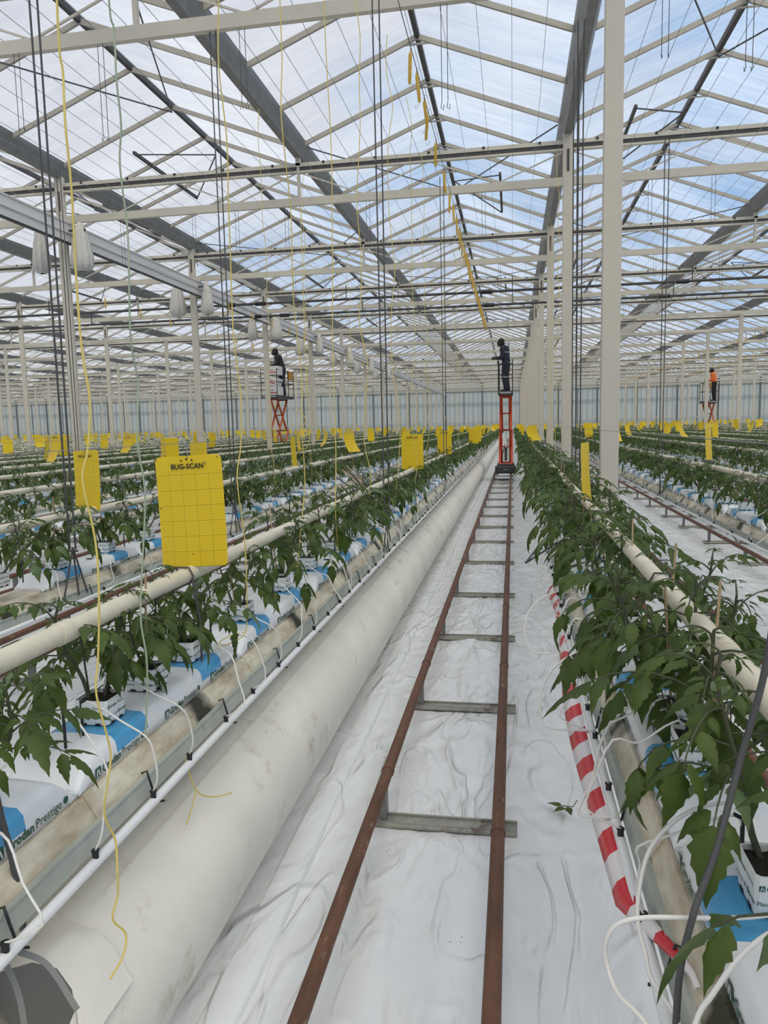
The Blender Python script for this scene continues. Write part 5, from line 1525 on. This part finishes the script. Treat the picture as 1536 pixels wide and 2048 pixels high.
# ------------------------------------------------------------------ people
def remeshed(name, balls, voxel, mm, parent, smooth_it=4):
    mb = MB()
    for c, r, sc in balls: mb.sphere(c, r, 12, 0, sc)
    me = mb.mesh(name, [mm]); o = ob(name, me)
    md = o.modifiers.new('r', 'REMESH'); md.mode = 'VOXEL'; md.voxel_size = voxel; md.use_smooth_shade = True
    ms = o.modifiers.new('s', 'SMOOTH'); ms.iterations = smooth_it; ms.factor = .5
    dg = bpy.context.evaluated_depsgraph_get(); dg.update()
    m2 = bpy.data.meshes.new_from_object(o.evaluated_get(dg))
    m2.materials.clear(); m2.materials.append(mm); m2.name = name
    bpy.data.objects.remove(o); bpy.data.meshes.remove(me)
    return ob(name, m2, parent)
def limb(chain, step=.35):
    out = []
    for (a, ra), (b, rb) in zip(chain[:-1], chain[1:]):
        a = Vector(a); b = Vector(b); n = max(2, int((b - a).length / (min(ra, rb) * step)) + 1)
        for i in range(n + 1):
            t = i / n; out.append((tuple(a.lerp(b, t)), ra + (rb - ra) * t, (1, 1, 1)))
    return out
def person(loc, rz, label, top, trousers, bands, lean=0.0, head_down=.5, scale=1.0, reach=.0):
    root = empty('person', loc, rz); root.scale = (scale,) * 3; tag(root, label, 'person')
    # local: facing -x, z up, feet on z=0
    lx = -lean
    hipz, shz = .80, 1.24
    hips = {s: Vector((.0, s * .085, hipz)) for s in (-1, 1)}
    kn = {s: Vector((-.03 + .02 * s, s * .09, .44)) for s in (-1, 1)}
    an = {s: Vector((.02 + .02 * s, s * .085, .075)) for s in (-1, 1)}
    sh = {s: Vector((lx - .01, s * .175, shz)) for s in (-1, 1)}
    elb = {s: Vector((lx - .05 - .05 * reach, s * .215, .98)) for s in (-1, 1)}
    wr = {1: Vector((lx - .24 - .08 * reach, .12, .99)), -1: Vector((lx - .26 - .08 * reach, -.10, .96))}
    neck = Vector((lx - .03, 0, 1.31))
    hd = neck + Vector((-.055 * head_down - .01, 0, .115))
    # body: head, neck, trunk, limbs, hands in one surface
    B = []
    B += limb([(neck + Vector((.0, 0, -.05)), .055), (neck + Vector((-.01, 0, .06)), .05)])
    B += [(tuple(hd), .098, (1.0, .80, 1.15)), (tuple(hd + Vector((-.045, 0, -.055))), .062, (1, .85, 1))]
    B += [(tuple(hd + Vector((-.105, 0, -.015))), .017, (1.1, .8, 1.4)), (tuple(hd + Vector((-.085, 0, -.07))), .02, (.8, 1.4, .6))]
    for s in (-1, 1):
        B += [(tuple(hd + Vector((.005, s * .08, -.01))), .024, (.8, .5, 1.3)), (tuple(hd + Vector((-.085, s * .033, .02))), .016, (.7, 1, .6))]
        B += limb([(elb[s], .038), (wr[s], .026)])
        d = (wr[s] - elb[s]).normalized(); side = Vector((0, -s, 0)); dn = Vector((0, 0, -1))
        palm = wr[s] + d * .05
        B += limb([(wr[s], .026), (palm, .030), (palm + d * .025, .028)])
        for q in range(4):                                         # four fingers, bent
            b0 = palm + d * .04 + dn * (q - 1.5) * .016
            ln = (.055, .065, .06, .045)[q]
            B += limb([(b0, .0095), (b0 + d * ln * .6 + side * .008, .0088), (b0 + d * ln * .85 + side * .035, .008)], .5)
        B += limb([(palm + dn * -.02 + side * .01, .011), (palm + d * .03 + Vector((0, 0, .03)) + side * .02, .009), (palm + d * .05 + Vector((0, 0, .03)) + side * .035, .008)], .5)
        B += limb([(hips[s], .085), (kn[s], .05), (an[s], .038)])
        B += limb([(sh[s], .055), (elb[s], .04)])
    B += limb([((0, 0, hipz + .02), .10), ((lx * .5, 0, 1.02), .105), ((lx, 0, 1.2), .11), (neck + Vector((0, 0, -.06)), .06)])
    remeshed('body', B, .011, M['skin'], root, 3)
    T = []
    T += [(tuple(Vector((lx * t, yy, .86 + .36 * t))), .118 + .02 * t, (1.0, 1.0, 1.0)) for t in (0, .2, .4, .6, .8, 1.0) for yy in (-.055, 0, .055)]
    for s in (-1, 1):
        T += limb([(Vector((lx, s * .10, shz - .01)), .085), (sh[s], .075), (elb[s], .056), (elb[s].lerp(wr[s], .86), .043)])
    T += limb([(neck + Vector((0, 0, -.07)), .09), (neck + Vector((0, 0, -.01)), .066)])
    remeshed('jacket', T, .012, top, root, 5)
    Q = limb([((0, -.03, hipz + .06), .125), ((0, .03, hipz + .06), .125)])
    for s in (-1, 1): Q += limb([(hips[s] + Vector((0, 0, .03)), .112), (kn[s], .078), (an[s] + Vector((0, 0, .02)), .066)])
    remeshed('trousers', Q, .012, trousers, root, 5)
    Bt = []
    for s in (-1, 1): Bt += limb([(an[s] + Vector((.02, 0, -.03)), .045), (an[s] + Vector((-.05, 0, -.042)), .04), (an[s] + Vector((-.13, 0, -.047)), .034)])
    remeshed('boots', [(c, r, (1, 1, 1)) for c, r, _ in Bt], .012, M['black'], root, 2)
    Hh = [(tuple(hd + Vector((.012, 0, .028))), .103, (1.0, .83, 1.02)), (tuple(hd + Vector((.035, 0, -.02))), .08, (1.0, .98, 1.0))]
    remeshed('hair', Hh, .012, M['hair'], root, 3)
    if bands:
        mb = MB()
        def ringband(c, rx, ry, h):
            n = 28; vs = []
            for zz in (-h / 2, h / 2):
                for k in range(n): a = 2 * PI * k / n; vs.append((c[0] + rx * math.cos(a), c[1] + ry * math.sin(a), c[2] + zz))
            mb.add(vs, [(k, (k + 1) % n, n + (k + 1) % n, n + k) for k in range(n)], 0, True)
        ringband((lx * .75, 0, 1.13), .145, .205, .03); ringband((0, 0, .83), .142, .182, .03)
        for s in (-1, 1): ringband(tuple(kn[s] + Vector((0, 0, -.02))), .082, .082, .028)
        build(mb, 'reflective_band', M['reflect'], root)
    return root
person((PATH_X + .12, Y1L + .35, Z1L), -.15, 'person in navy coveralls with reflective bands bowing on the central lift', M['navy'], M['navy'], True, .05, 1.2, .985)
person((X2L + .20, Y2L - .05, Z2L), .25, 'person in dark shirt leaning over cartons on the left lift', M['darkshirt'], M['navy'], False, .12, 1.1, 1.08, .6)
person((X3L + .2, Y3L - .1, Z3L), -.3, 'person in orange vest on the distant lift behind a column', M['hivis'], M['darkshirt'], False, .06, .6, 1.0)

for o in SC.objects:
    if o.type == 'EMPTY': o.empty_display_size = 0.05
SC.cycles.max_bounces = 8
SC.cycles.diffuse_bounces = 4
SC.cycles.glossy_bounces = 2
SC.cycles.transmission_bounces = 4
SC.cycles.transparent_max_bounces = 12
SC.cycles.use_denoising = True
SC.cycles.caustics_reflective = False
SC.cycles.caustics_refractive = False
